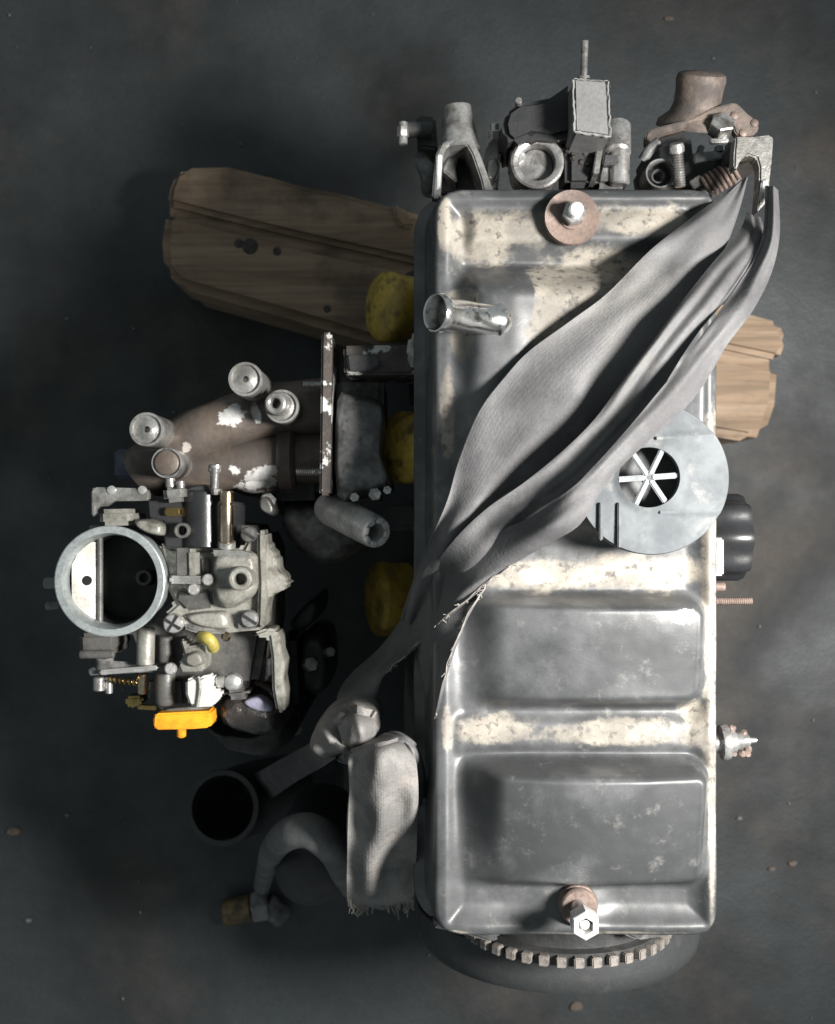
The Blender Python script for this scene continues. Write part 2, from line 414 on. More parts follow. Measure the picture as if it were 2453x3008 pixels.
PALE = [(1030, 475, 150, 55), (1190, 600, 150, 85), (1130, 690, 70, 80), (1260, 570, 150, 80), (960, 620, 40, 60), (960, 700, 30, 60), (1000, 500, 110, 60), (1350, 460, 150, 45), (1345, 680, 90, 110), (930, 860, 20, 130), (925, 470, 22, 80),
        (1130, 1195, 180, 46), (1330, 1190, 200, 50), (1477, 1250, 26, 560), (1478, 1650, 14, 300), (1290, 1525, 230, 36), (1030, 1520, 120, 40), (1450, 1500, 50, 60),
        (1250, 1940, 240, 8), (950, 1940, 60, 10), (930, 1520, 16, 60), (1150, 720, 60, 60)]
GREYP = [(1075, 625, 26, 62), (1000, 585, 75, 22), (1130, 850, 150, 90)]
BARE_GLARE = [(1410, 1275, 44, 22), (1120, 1200, 46, 26), (1478, 1520, 10, 44), (1479, 1760, 5, 80)]  # glare painted as white patches on pad and valley, plus bare rim streaks
bm = bmesh.new()
lw = bm.verts.layers.float.new('wear'); lb = bm.verts.layers.float.new('bare_glare')
NXc, NYc = 130, 330; rc = 46.
grid = []
for j in range(NYc + 1):
    t = j / NYc; y = 400 + (1938 - 400) * t
    dy = max(0, rc - (y - 400), rc - (1938 - y))
    ins = rc - math.sqrt(max(0, rc * rc - dy * dy))
    row = []
    for i in range(NXc + 1):
        u = i / NXc; u = u + .35 * math.sin(2 * math.pi * u) / (2 * math.pi) * -1
        x = 912 + ins + (1487 - 912 - 2 * ins) * u
        p = D(x, y, ZT); p.z = ZT + cover_h(x, y)
        v = bm.verts.new(p)
        w = max([E(x, y, *e) for e in PALE]); w -= 1.1 * max([E(x, y, *e) for e in GREYP])
        v[lw] = max(-.3, min(1., w)); v[lb] = max(0., min(1., max(E(x, y, *e) for e in BARE_GLARE)))
        row.append(v)
    grid.append(row)
for j in range(NYc):
    for i in range(NXc): bm.faces.new((grid[j][i], grid[j][i + 1], grid[j + 1][i + 1], grid[j + 1][i]))
loop = [grid[0][i] for i in range(NXc + 1)] + [grid[j][NXc] for j in range(1, NYc + 1)] + [grid[NYc][i] for i in range(NXc - 1, -1, -1)] + [grid[j][0] for j in range(NYc - 1, 0, -1)]
cc = V((xl + xr) / 2, (yt + yb) / 2, 0)
prev = loop
nl = len(loop)
base = [v.co.copy() for v in loop]; nrm = []
for i in range(nl):
    t = base[(i + 3) % nl] - base[i - 3]; n_ = V(t.y, -t.x, 0)
    n_ = n_.normalized() if n_.length > 1e-9 else X
    if n_.dot(base[i] - cc) < 0: n_ = -n_
    nrm.append(n_)
for off, dz in ((.0018, -.0012), (.0030, -.004), (.0042, -.012), (.0060, -.030), (.0075, -.044), (.0085, -.047), (.0140, -.048), (.0150, -.050), (.0150, -.054)):
    ring = []
    for i in range(nl):
        k = 1.0 if nrm[i].x < -.5 else .8
        if nrm[i].x > .5: k = .35
        v = bm.verts.new(V(base[i].x + nrm[i].x * off * k, base[i].y + nrm[i].y * off * k, ZT + .001 + dz if dz < -.003 else base[i].z + dz))
        v[lw] = .1 if dz > -.02 else -.1
        ring.append(v)
    for i in range(nl):
        j = (i + 1) % nl; bm.faces.new((prev[i], prev[j], ring[j], ring[i]))
    prev = ring
COVER = link('rocker_cover', bm, 'cover', ENG, ang=70)
COVER['label'] = 'long pressed steel rocker cover with worn grey paint'
def cz(x, y): return ZT + cover_h(x, y)

# ---- upper stud with rusty washer, lower stud with long sleeve nut
def K1D(cx, cy): p = W(1100 + cx * .74885, 80 + cy * .74885, ZT); return p
c = K1(775, 745, .456)
g = G(); r = K1.m(110, .456)
g.lathe(c - Z * .008, Z, [(r * .9, 0), (r * .98, .004), (r, .0065), (r * .97, .0085), (r * .75, .0078), (r * .45, .0072), (r * .42, .0082)], 40)
link('washer', g, 'rust', COVER)
c2 = c + Z * .001 + V(.0005, .001, 0)
g = G(); g.hexa(c2, Z, K1.m(48, .46), .0065); link('nut', g, 'steel', COVER)
g = G(); g.thread(c2 + Z * .004, c2 + Z * .0125, K1.m(29, .46)); g.lathe(c2 + Z * .0122, Z, [(K1.m(27, .46), 0), (K1.m(29, .46), .001), (K1.m(22, .46), .002)], 16)
link('stud', g, 'machined', COVER)
a = J7(860, 265, .447); b = J7(905, 385, .487); ax = (b - a).normalized(); r = J7.m(105, .45)
g = G()
for k in range(3): g.lathe(a - Z * .006 + Z * .0052 * k, Z, [(r * (1 - .05 * k), 0), (r * (1.04 - .05 * k), .0016), (r * (1.0 - .05 * k), .0036), (r * .8, .0046)], 32)
link('washer', g, 'rust', COVER)
g = G(); q = V(b.x, b.y, a.z); g.cyl(V(b.x, b.y, .445), b - Z * .012, J7.m(40, .46), seg=20); link('stud', g, 'steel', COVER)
g = G(); g.hexa(b - Z * .013, Z, J7.m(76, .487), .013, bore=J7.m(43, .487), phase=.52); g.lathe(b - Z * .008, Z, [(J7.m(40, .487), 0), (J7.m(30, .487), .001), (J7.m(24, .487), .0055), (J7.m(10, .487), .0065)], 16)
link('nut', g, 'machined', COVER)

# ---- breather pipe
a = K2(455, 640, .462); b = K2(183, 604, .492); r = K2.m(80, .485)
g = G(); ax = b - a; L = ax.length
g.lathe(a, ax, [(r * .82, -.004), (r * .98, 0), (r * 1.02, .003), (r * .86, .0055), (r * .84, L * .45), (r * .86, L * .55), (r * .90, L - .0075), (r * 1.04, L - .005), (r * 1.07, L - .0025),
                (r * 1.02, L - .0004), (r * .95, L), (r * .88, L - .0012), (r * .86, L - .022), (r * .5, L - .0225)], 40)
link('breather_pipe', g, 'pipe', COVER)
g = G(); c = K2(470, 650, .458); g.lathe(c - Z * .01, (-.4, 0, 1), [(r * 1.5, 0), (r * 1.35, .008), (r * 1.05, .0125), (r * .9, .013)], 32)
link('pipe_boss', g, COVER.data.materials[0], COVER)

# ---- top end: water outlet neck with arch
ZN = .375
g = G()
p0, p1 = K1(325, 285, ZN), K1(338, 440, ZN)
g.lathe(p1 - Z * .012, p0 - p1, [(.0135, -.004), (.0128, 0), (.0105, (p0 - p1).length * .7), (.0098, (p0 - p1).length * .97), (.0085, (p0 - p1).length), (.0072, (p0 - p1).length), (.0068, (p0 - p1).length * .6)], 32)
g.poly([K1(x, y, ZN) for x, y in ((225, 668), (240, 500), (262, 455), (325, 428), (388, 438), (418, 505), (470, 650), (432, 660), (418, 600), (384, 500), (360, 458), (312, 455), (276, 480), (268, 520), (262, 640), (258, 668))], .335, .0012)
g.poly([K1(x, y, .36) for x, y in ((440, 460), (480, 420), (500, 450), (486, 640), (430, 645), (425, 560))], .33, .002)
g.pillow([K1(x, y, .368) for x, y in ((445, 520), (480, 510), (490, 560), (470, 600), (440, 590))], .34, .006)
NECK = link('water_outlet', g, 'alu', ENG)
g = G(); g.poly([K1(x, y, ZN + .0012) for x, y in ((244, 500), (266, 496), (263, 560), (258, 632), (240, 636))], ZN - .004, .0008); link('leg_highlight', g, 'machined', NECK)  # bright strip added to paint the highlight on the left leg
g = G(); g.poly([K1(x, y, .335) for x, y in ((262, 480), (380, 470), (420, 640), (262, 650))], .325, .001); link('gasket_face', g, 'iron', NECK)
g = G(); g.poly([K1(x, y, .352) for x, y in ((265, 560), (300, 475), (345, 480), (318, 540), (325, 610))], .333, .001); link('web', g, 'iron2', NECK)
g = G(); g.cyl(K1(110, 402, .34), K1(230, 402, .34), .0055, seg=12); g.poly([K1(x, y, .335) for x, y in ((165, 340), (240, 350), (250, 480), (170, 470))], .30, .002); link('side_boss', g, 'iron', NECK)
g = G(); b0 = K1(112, 372, .345); g.hexa(K1(112, 430, .345), K1(112, 372, .345) - K1(112, 430, .345), .0042, .007); g.cyl(K1(112, 372, .345) , K1(112, 460, .345), .0032); link('bolt', g, 'steel', NECK)
g = G(); p = K1(470, 440, .365); g.hexa(p, (0, 1, .4), .0042, .006); g.cyl(p, p + V(0, .010, .003), .003); link('bolt', g, 'chrome', NECK)
g = G(); g.sweep([K1(180, 520, .33), K1(205, 560, .34), K1(215, 600, .335), K1(215, 640, .32)], .006); link('side_pipe', g, 'iron2', NECK)
# ---- round port with plug
g = G(); c = K1(640, 527, .392); ro, ri = K1.m(106, .392), K1.m(70, .392)
g.lathe(c - Z * .03, Z, [(ro * .92, 0), (ro * .95, .022), (ro, .0265), (ro * .985, .0290), (ro * .90, .0300), (ri * 1.14, .0296), (ri * 1.03, .0285), (ri, .026), (ri * .98, .012)], 48)
g.poly([K1(x, y, .386) for x, y in ((536, 468), (580, 462), (600, 520), (560, 560), (536, 545))], .36, .002)
g.poly([K1(x, y, .386) for x, y in ((690, 470), (748, 458), (752, 500), (730, 560))], .36, .002)
PORT = link('water_port', g, 'steel', ENG)
g = G(); g.cyl(c - Z * .016, c - Z * .0095, ri * .97, seg=40); link('plug', g, 'iron2', PORT)
# ---- black mounting with grey face and stud
ZB = .425
g = G()
g.poly([K1(x, y, .40) for x, y in ((782, 205), (735, 240), (690, 270), (630, 282), (566, 288), (515, 325), (500, 380), (510, 430), (545, 462), (620, 430), (700, 440), (782, 420))], .34, .004)
g.poly([K1(x, y, .39) for x, y in ((750, 430), (900, 432), (870, 560), (850, 625), (750, 625))], .35, .004)
MNT = link('mounting_bracket', g, 'black', ENG)
g = G(); g.poly([K1(x, y, ZB) for x, y in ((780, 203), (916, 212), (927, 432), (784, 412))], .36, .0016); link('mounting_block', g, 'grey', MNT)
g = G()
for (x0, y0, x1, y1) in ((780, 206, 785, 410), (786, 411, 926, 431), (783, 203, 915, 211), (917, 214, 927, 430)):
    pa, pb = K1(x0, y0, ZB - .0002), K1(x1, y1, ZB - .0002); n = 14
    pts = [pa.lerp(pb, i / n) + V(random.uniform(-.0004, .0004), random.uniform(-.0004, .0004), 0) for i in range(n + 1)]
    g.sweep(pts, .0010 if y0 > 205 and x0 < 900 else .0005, seg=6, sub=1, rf=lambda t: random.uniform(.4, 1.25))
link('worn_edge', g, 'chrome', MNT)
g = G(); pa, pb = K1(820, 215, .405), K1(826, 52, .412); g.thread(pa, pb, .0024, .0011); g.lathe(K1(821, 200, .405), pb - pa, [(.004, 0), (.0036, .0015), (.0025, .002)], 16); link('stud', g, 'steel', MNT)
g = G(); p = K1(565, 312, .392); g.cyl(p, K1(565, 286, .402), .0022); link('pin', g, 'steel', MNT)
g = G()
for i in range(9): 
    p = K1(random.uniform(760, 840), random.uniform(460, 540), .389); g.lathe(p, Z, [(.0024, 0), (.002, .0015), (.0008, .0024)], 10)
link('oil_lumps', g, 'grease', MNT)
g = G(); g.bar(K1(882, 440, .385), K1(858, 600, .39), .004, .02); link('brace', g, 'alu', MNT)
# ---- post right of mounting
g = G(); g.poly([K1(x, y, .385) for x, y in ((885, 500), (935, 470), (1000, 490), (1002, 628), (862, 628), (865, 580))], .34, .004)
POST = link('lifting_eye_post', g, 'iron2', ENG)
g = G(); g.cyl(K1(955, 500, .385), K1(955, 385, .375), .0085); g.cyl(K1(962, 620, .385), K1(962, 480, .385), .0065); link('post_barrel', g, 'steel', POST)
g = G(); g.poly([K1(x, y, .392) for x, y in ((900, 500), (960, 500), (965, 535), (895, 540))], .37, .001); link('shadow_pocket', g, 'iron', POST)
# ---- rusty cup on its flange (top right)
ZD = .36
g = G(); p0, p1 = J2(830, 620, ZD - .012), J2(905, 150, ZD + .004); d = p1 - p0; L = d.length; r = J2.m(215, ZD)
g.lathe(p0, d, [(r * 1.5, 0), (r * 1.45, .004), (r * 1.05, .010), (r * .92, .016), (r * .93, L * .7), (r * .98, L * .86), (r * .93, L * .96), (r * .75, L), (r * .3, L + .001)], 48)
CUP = link('sensor_cup', g, 'rustc', ENG)
g = G(); g.poly([J2(x, y, ZD + .010) for x, y in ((425, 760), (440, 660), (560, 610), (800, 545), (950, 470), (1100, 425), (1200, 415), (1290, 500), (1375, 575), (1370, 665), (1210, 690), (1150, 580), (1040, 535), (850, 600), (700, 655), (560, 695), (470, 770))], ZD + .002, .001, 3)
link('flange', g, 'rustc', CUP)
g = G()
for (x, y) in ((1345, 590), (1250, 672), (1175, 525)):
    p = J2(x, y, ZD + .009); g.lathe(p, Z, [(.003, 0), (.0026, .0018), (.001, .0026)], 12)
link('rivets', g, 'rust', CUP)
g = G(); p = J2(1050, 670, ZD + .008); g.hexa(p, (0, .5, 1), .0085, .011); link('nut', g, 'steel', CUP)
g = G(); g.bar(J2(970, 742, ZD + .012), J2(1125, 735, ZD + .012), .003, .004); link('nut_flat', g, 'chrome', CUP)
# ---- cluster at the top right
g = G(); g.poly([J2(x, y, .37) for x, y in ((390, 900), (520, 720), (640, 690), (820, 650), (840, 880), (1150, 740), (1170, 950), (1010, 1200), (420, 1130))], .335, .004)
CLU = link('rear_housing', g, 'iron', ENG)
g = G(); p = J2(550, 1010, .385); ro = J2.m(128, .385); g.lathe(p - Z * .02, Z, [(ro, 0), (ro, .018), (ro * .97, .02), (ro * .86, .02), (ro * .82, .018), (ro * .8, .008), (ro * .5, .008), (ro * .48, .014), (ro * .4, .0145), (ro * .33, .013), (ro * .3, .004)], 36)
link('pipe_stub', g, 'iron2', CLU)
g = G(); g.thread(J2(715, 1125, .39), J2(690, 770, .392), J2.m(52, .39), .0016, 18); link('threaded_stud', g, 'steel', CLU)
g = G(); g.lathe(J2(692, 830, .392), J2(688, 770, .394) - J2(692, 830, .392), [(J2.m(62, .39), 0), (J2.m(64, .39), .003), (J2.m(52, .39), .0055)], 20); link('stud_cap', g, 'chrome', CLU)
g = G(); g.sweep([J2(400, 900, .375), J2(460, 810, .378), J2(540, 740, .38)], .0035); g.bar(J2(830, 885, .385), J2(1160, 850, .385), .006, .005); g.bar(J2(870, 870, .384), J2(900, 780, .384), .004, .005); g.bar(J2(1045, 850, .385), J2(1045, 780, .385), .005, .005); g.bar(J2(1140, 950, .385), J2(1135, 760, .385), .004, .008)
g.bar(J2(810, 1120, .384), J2(900, 1060, .384), .006, .004)
link('linkage_arm', g, 'iron2', CLU)
g = G(); pts = []
pa, pb = J2(930, 1130, .382), J2(1185, 985, .388); u, v, w = basis(pb - pa)
for i in range(110):
    t = i / 109; a = t * 2 * math.pi * 6.5; rr = .0072 * (1 - .1 * t)
    pts.append(pa.lerp(pb, t) + (u * math.cos(a) + v * math.sin(a)) * rr)
g.sweep(pts, .0013, seg=8, sub=1); g.cyl(pa, pb, .0045)
link('spring', g, 'rust', CLU)
# strap bracket (hook)
ZH = .432
g = G(); g.poly([J2(x, y, ZH) for x, y in ((1192, 695), (1320, 700), (1495, 680), (1512, 720), (1500, 900), (1482, 1050), (1468, 1240), (1372, 1340), (1392, 1080), (1394, 960), (1372, 880), (1292, 852), (1232, 892), (1196, 985), (1176, 960), (1178, 860))], ZH - .012, .0012)
HOOK = link('lifting_bracket', g, 'alu', ENG)
g = G(); g.poly([J2(x, y, ZH - .013) for x, y in ((1192, 695), (1500, 690), (1490, 860), (1192, 860))], .35, .002); link('bracket_foot', g, 'iron', HOOK)
g = G(); g.poly([J2(x, y, ZH + .0022) for x, y in ((1412, 1075), (1472, 1050), (1462, 1235), (1376, 1330), (1398, 1180))], ZH - .001, .0008); link('tip_highlight', g, 'chrome', HOOK)  # chrome plate laid on the right leg to paint its white highlight
# ---- timing gear and drum at the front end
gx = .1035
g = G(); GC = V(gx, -.2845, .327); gr = .070
g.lathe(GC + Y * .012, -Y, [(gr * .80, 0), (gr * .90, .002), (gr * .90, .011), (gr * .985, .012), (gr * .985, .020), (gr * .94, .021), (gr * .3, .021)], 96)
GEAR = link('timing_gear', g, 'iron', ENG)
g = G(); g.box(V(0, 0, .0030), (.0064, .0066, .0058), None, .0007)
tooth0 = link('tooth', g, 'toothm', None)
NT = 40
for i in range(NT):
    a = 2 * math.pi * i / NT
    t = tooth0 if i == 0 else tooth0.copy()
    if i: C.link(t)
    t.parent = GEAR; t.matrix_parent_inverse = Matrix()
    t.location = GC + V(math.sin(a) * gr * .978, -.004, math.cos(a) * gr * .978); t.rotation_euler = (0, a, 0)
g = G(); DC = V(.108, -.297, .247); dr = .109
g.lathe(DC, -Y, [(dr * .80, 0), (dr * .965, .001), (dr, .004), (dr, .020), (dr * .985, .028), (dr * .94, .034), (dr * .80, .036), (dr * .3, .037)], 96)
link('front_pulley', g, 'pulley', ENG)
g = G(); g.box(V(.10, -.266, .26), (.15, .026, .20), None, .01); link('timing_cover', g, 'iron', ENG)
g = G(); g.poly([J7(x, y, .40) for x, y in ((120, 395), (140, 345), (215, 385), (330, 400), (460, 405), (470, 450), (420, 470), (260, 420))], .385, .002); link('front_lug', g, 'iron2', ENG)
g = G(); g.poly([J7(x, y, .40) for x, y in ((1050, 410), (1200, 385), (1380, 365), (1440, 420), (1380, 430), (1170, 460))], .385, .002); link('front_lug', g, 'iron2', ENG)
# ---- right side fittings
g = G(); p0 = V(W(2085, 0, .36).x, W(0, 1578, .36).y, .36); ln = W(2186, 0, .36).x - p0.x; r = .0295
g.lathe(p0, X, [(r * .8, -.02), (r * .9, 0), (r * .95, .003), (r * .95, ln * .8), (r * .9, ln * .95), (r * .75, ln), (r * .4, ln * .98)], 112, lobes=8, amp=.055, phase=.3)
KNOB = link('black_knob', g, 'bplastic', ENG)
g = G(); pa, pb = J6(238, 1555, .392), J6(243, 1790, .392); g.box((pa + pb) / 2 - Z * .004, (.0058, (pb - pa).length, .009), None, .0012); link('white_strip', g, 'white', KNOB)  # narrow white strip beside the knob
g = G(); pa, pb = J6(150, 1950, .37), J6(443, 1948, .37); g.thread(pa, pb, .0026, .0014); link('side_stud', g, 'rust', ENG)
g = G(); pa, pb = J6(150, 1860, .365), J6(275, 1858, .365); g.cyl(pa, pb, .003); link('side_pin', g, 'rust', ENG)
g = G(); pa = K4(1330, 265, .385); 
g.lathe(pa, V(1, .06, 0), [(.006, 0), (.0065, .01), (.0112, .0105), (.0118, .013), (.0112, .0155), (.0075, .016), (.0072, .020), (.0055, .021), (.006, .024), (.0045, .025), (.0042, .029), (.002, .0295), (.0015, .034)], 28)
SP = link('oil_sender', g, 'steel', ENG)
g = G()
for i in range(8):
    p = K4(1500 + random.uniform(-60, 20), 265 + random.uniform(-65, 70), .385); g.lathe(p, V(random.random(), random.random(), 1), [(.0018, -.002), (.0026, 0), (.001, .002)], 8)
link('rust_flakes', g, 'rust', SP)

# ---- yellow painted core plugs on the left flank
def core_plug(pts, z, tilt, r, sh=1.0):
    g = G(); c = D(*pts, z); ax = V(-math.cos(tilt), 0, math.sin(tilt))
    g.lathe(c - ax * .05, ax, [(r * .93, 0), (r * .95, .040), (r, .046), (r * .99, .051), (r * .90, .054), (r * .6, .0565), (r * .2, .0575)], 40)
    o = link('core_plug', g, 'yellow', ENG)
    g = G(); g.lathe(c - ax * .055, ax, [(r * 1.25, 0), (r * 1.25, .022), (r * 1.12, .030), (r * .9, .031)], 32); link('plug_seat', g, 'iron', o)
core_plug((800, 638), .20, R(32), .029)
core_plug((838, 930), .35, R(42), .025)
core_plug((788, 1245), .20, R(20), .031)

# ---- intake runners between manifold flange and head
g = G()
g.pillow([K6(x, y, .378) for x, y in ((1225, 420), (1330, 390), (1480, 430), (1505, 560), (1490, 760), (1540, 930), (1400, 980), (1225, 975))], .28, .02, .2, 3)
g.poly([K6(x, y, .345) for x, y in ((1225, 300), (1500, 300), (1500, 1000), (1225, 1000))], .25, .004)
RUN = link('intake_runner', g, 'iron2', ENG)
g = G(); g.poly([K6(x, y, .386) for x, y in ((1270, 125), (1680, 120), (1690, 275), (1640, 290), (1275, 290))], .34, .002)
link('port_flange', g, 'gasket', RUN)
g = G(); g.poly([K6(x, y, .389) for x, y in ((1290, 180), (1460, 170), (1480, 240), (1420, 268), (1300, 265))], .38, .001); link('port_recess', g, 'iron', RUN)
g = G(); g.poly([K6(x, y, .392) for x, y in ((1640, 70), (1700, 30), (1702, 280), (1660, 265), (1625, 180))], .35, .003); link('head_ear', g, 'alu', RUN)
for (x, y, rr) in ((1335, 985, .0032), (1450, 968, .0045), (1520, 945, .003)):
    g = G(); p = K6(x, y, .384); g.hexa(p - Z * .006, Z, rr, .0075); g.cyl(p - Z * .02, p - Z * .005, rr * .6); link('nut', g, 'steel', RUN)
g = G(); g.poly([K6(x, y, .34) for x, y in ((1490, 1010), (1700, 1000), (1700, 1170), (1500, 1180))], .24, .004); link('lower_port', g, 'black', RUN)
g = G(); g.poly([K6(x, y, .35) for x, y in ((1672, 990), (1702, 985), (1702, 1190), (1650, 1170), (1680, 1150))], .32, .002); link('port_lip', g, 'iron2', RUN)

# ---- intake manifold
g = G()
g.pillow([K6(x, y, .335) for x, y in ((95, 905), (110, 770), (190, 690), (330, 590), (520, 540), (700, 560), (830, 620), (930, 700), (960, 840), (900, 940), (760, 985), (560, 930), (400, 930), (280, 950))], .20, .04, .5, 4, 9, wob=.0018, wsc=70)
g.sweep([K6(150, 850, .318), K6(300, 720, .326), K6(470, 620, .330), K6(650, 550, .330), K6(850, 500, .326), K6(1165, 470, .320)], .0205, seg=28, sub=8, rf=lambda t: 1.0 - .12 * math.sin(t * 3.1) + .05 * noise.noise(V(t * 9, 0, 0)))
g.sweep([K6(330, 880, .315), K6(520, 820, .322), K6(720, 790, .324), K6(900, 760, .322), K6(1165, 760, .318)], .0190, seg=28, sub=8, rf=lambda t: 1.0 - .10 * math.sin(t * 3.1))
MAN = link('intake_manifold', g, 'manifold', ENG)
MAN['label'] = 'brown stained cast intake manifold with bright patches'
g = G(); g.lathe(K6(905, 760, .322), X, [(.0195, 0), (.0225, .001), (.0228, .010), (.0205, .0125), (.0195, .013)], 36); link('runner_collar', g, 'manifold', MAN)
g = G(); g.poly([K6(x, y, .30) for x, y in ((700, 330), (1000, 320), (1150, 330), (1150, 1000), (800, 1010), (900, 700))], .22, .006); link('manifold_base', g, 'iron', MAN)
g = G(); pa, pb = K6(1182, 60, .380), K6(1170, 975, .380); g.bar(pa - Z * .03, pb - Z * .03, K6.m(58, .38), .075, .0015)
link('manifold_flange', g, 'gasket', MAN)
for (x0, x1, y) in ((1045, 1150, 347), (1005, 1140, 842)):
    g = G(); g.thread(K6(x0, y, .345), K6(x1 + 20, y, .345), .0026, .0013); link('stud', g, 'chrome', MAN)
def boss(cx, cy, z, r, hole, name='injector_boss', m='alu', ring=True, dish=True):
    p = K6(cx, cy, z); rr = K6.m(r, z); g = G()
    pr = [(rr * .95, -.06), (rr * .97, -.004), (rr, -.002), (rr * .97, 0)]
    if dish: pr += [(rr * .84, 0), (rr * .78, -.0022), (rr * .40, -.0012), (rr * .30, -.0005), (rr * hole, -.0005), (rr * hole * .9, -.006)]
    else: pr += [(rr * .9, .0004)]
    g.lathe(p, Z, pr, 36); return link(name, g, m, MAN)
boss(715, 315, .385, 99, .19); boss(155, 600, .380, 99, .19)
boss(268, 790, .372, 70, .2, 'boss_plug', 'manifold', dish=False)
g = G(); p = K6(270, 790, .3705); r = K6.m(88, .37); g.lathe(p, Z, [(r * .95, -.05), (r, -.002), (r * .98, 0), (r * .88, 0), (r * .84, -.002), (r * .8, -.002)], 36); link('boss_ring', g, 'steel', MAN)
boss(922, 470, .372, 98, .0001, 'boss_base', 'alu')
g = G(); pa, pb = K6(925, 468, .368), K6(882, 450, .385); g.tube(pa, pb, K6.m(62, .38), K6.m(30, .38)); link('vacuum_nipple', g, 'steel', MAN)
g = G(); g.cyl(K6(540, 960, .37), K6(540, 830, .374), .0028); g.cyl(K6(540, 840, .374), K6(540, 800, .376), .0042); link('throttle_screw', g, 'steel', MAN)
g = G(); g.box(K6(60, 800, .25), (.016, .022, .03), None, .002); link('side_box', g, mat('blue_grey_paint', (.10, .105, .16), scale=60), MAN)
g = G(); g.pillow([K6(x, y, .335) for x, y in ((790, 1000), (840, 980), (880, 1050), (860, 1090), (800, 1060))], .28, .01); link('casting_lug', g, 'alu', MAN)
g = G(); g.pillow([K6(x, y, .30) for x, y in ((900, 1010), (1130, 1020), (1380, 1200), (1380, 1270), (1180, 1380), (1000, 1300), (900, 1150))], .18, .04, .4, 3); link('heater_elbow', g, 'iron2', MAN)
# hollow bolt pillar leaning toward the viewer
pa, pb = K6(1195, 1050, .345), K6(1458, 1185, .400); r = K6.m(98, .38)
g = G(); d = pb - pa; L = d.length
pr = [(r * .9, -.004), (r * .96, 0), (r, .003), (r * .97, L * .7), (r * .93, L - .004), (r * .88, L), (r * .80, L + .0008), (r * .52, L - .001), (r * .46, L - .004), (r * .42, L - .02)]
g.lathe(pa, d, pr, 40); PIL = link('hollow_pillar', g, 'castg', MAN)
u, v, w = basis(d)
for i in range(8):
    a = i * math.pi / 4 + .2; g = G()
    p = pb + (u * math.cos(a) + v * math.sin(a)) * r * .68 + w * .0002
    q = Matrix((u * math.cos(a) + v * math.sin(a), -u * math.sin(a) + v * math.cos(a), w)).transposed().to_quaternion()
    g.box(p, (r * .34, r * .40, .0016), q, .0005)
    o = link('socket_tooth', g, 'machined', MAN)

# ================================================================== CARBURETTOR (part of the engine, bolted on)
g = G()
g.poly([K5(x, y, .345) for x, y in ((250, 380), (700, 330), (1260, 380), (1320, 520), (1320, 960), (1260, 1300), (700, 1330), (600, 1000), (260, 980))], .235, .006)
CARB = link('carburetor', g, 'carbd', ENG)
CARB['label'] = 'old downdraft carburettor with open air horn and linkage'
def part(name, gg, m): return link(name, gg, m, CARB)
g = G(); g.poly([K5(x, y, .26) for x, y in ((450, 500), (1100, 500), (1100, 1000), (450, 1000))], .05, .01); part('pedestal', g, 'iron')
# air horn with bore
c = K5(427, 690, .402); ro = K5.m(316, .402); ri = K5.m(268, .402)
g = G()
g.lathe(c - Z * .055, Z, [(ro * .86, 0), (ro * .88, .030), (ro * .94, .040), (ro * .97, .046), (ro * 1.0, .052), (ro * .995, .0545), (ro * .975, .055), (ri * 1.02, .0548), (ri, .053), (ri * .97, .045), (ri * .95, .02), (ri * .94, .004), (ri * .4, .0035)], 72)
part('air_horn', g, 'ringm')
g = G(); g.lathe(c - Z * .052, Z, [(ri * .5, 0.0005), (ri * .936, .0005), (ri * .936, .034), (ri * .926, .0335), (ri * .926, .003), (ri * .2, .002)], 56); part('bore_lining', g, 'black')
# choke flap, standing open
a0 = K5(298, 690, .388); hw = K5.m(80, .388); hl = K5.m(226, .388)
g = G(); t = bmesh.new()
prof = [(-1, .42), (-.55, .72), (.1, 1), (.62, .98), (1, .85), (1, -.85), (.62, -.98), (.1, -1), (-.55, -.80), (-1, -.5)]
hole = [(.02 + .36 * math.cos(k * math.pi / 8), .02 + .125 * math.sin(k * math.pi / 8)) for k in range(16)]
ov = [t.verts.new((x * hw, y * hl, 0)) for x, y in prof]; hv = [t.verts.new((x * hw, y * hl, 0)) for x, y in hole]
es = [t.edges.new((ov[i], ov[(i + 1) % len(ov)])) for i in range(len(ov))] + [t.edges.new((hv[i], hv[(i + 1) % 16])) for i in range(16)]
bmesh.ops.triangle_fill(t, use_beauty=True, edges=es)
rr = bmesh.ops.extrude_face_region(t, geom=t.faces[:])
for e in rr['geom']:
    if isinstance(e, bmesh.types.BMVert): e.co.z -= .0014
t.transform(Matrix.Translation(a0) @ Matrix.Rotation(R(24), 4, 'Y')); g.merge(t); part('choke_flap', g, 'flap')
g = G(); g.cyl(K5(372, 440, .385), K5(372, 930, .385), .0022); part('choke_spindle', g, 'carbd')
g = G(); g.tube(K5(650, 670, .36), K5(620, 670, .372), .0055, .003); part('venturi_nozzle', g, 'carbd')
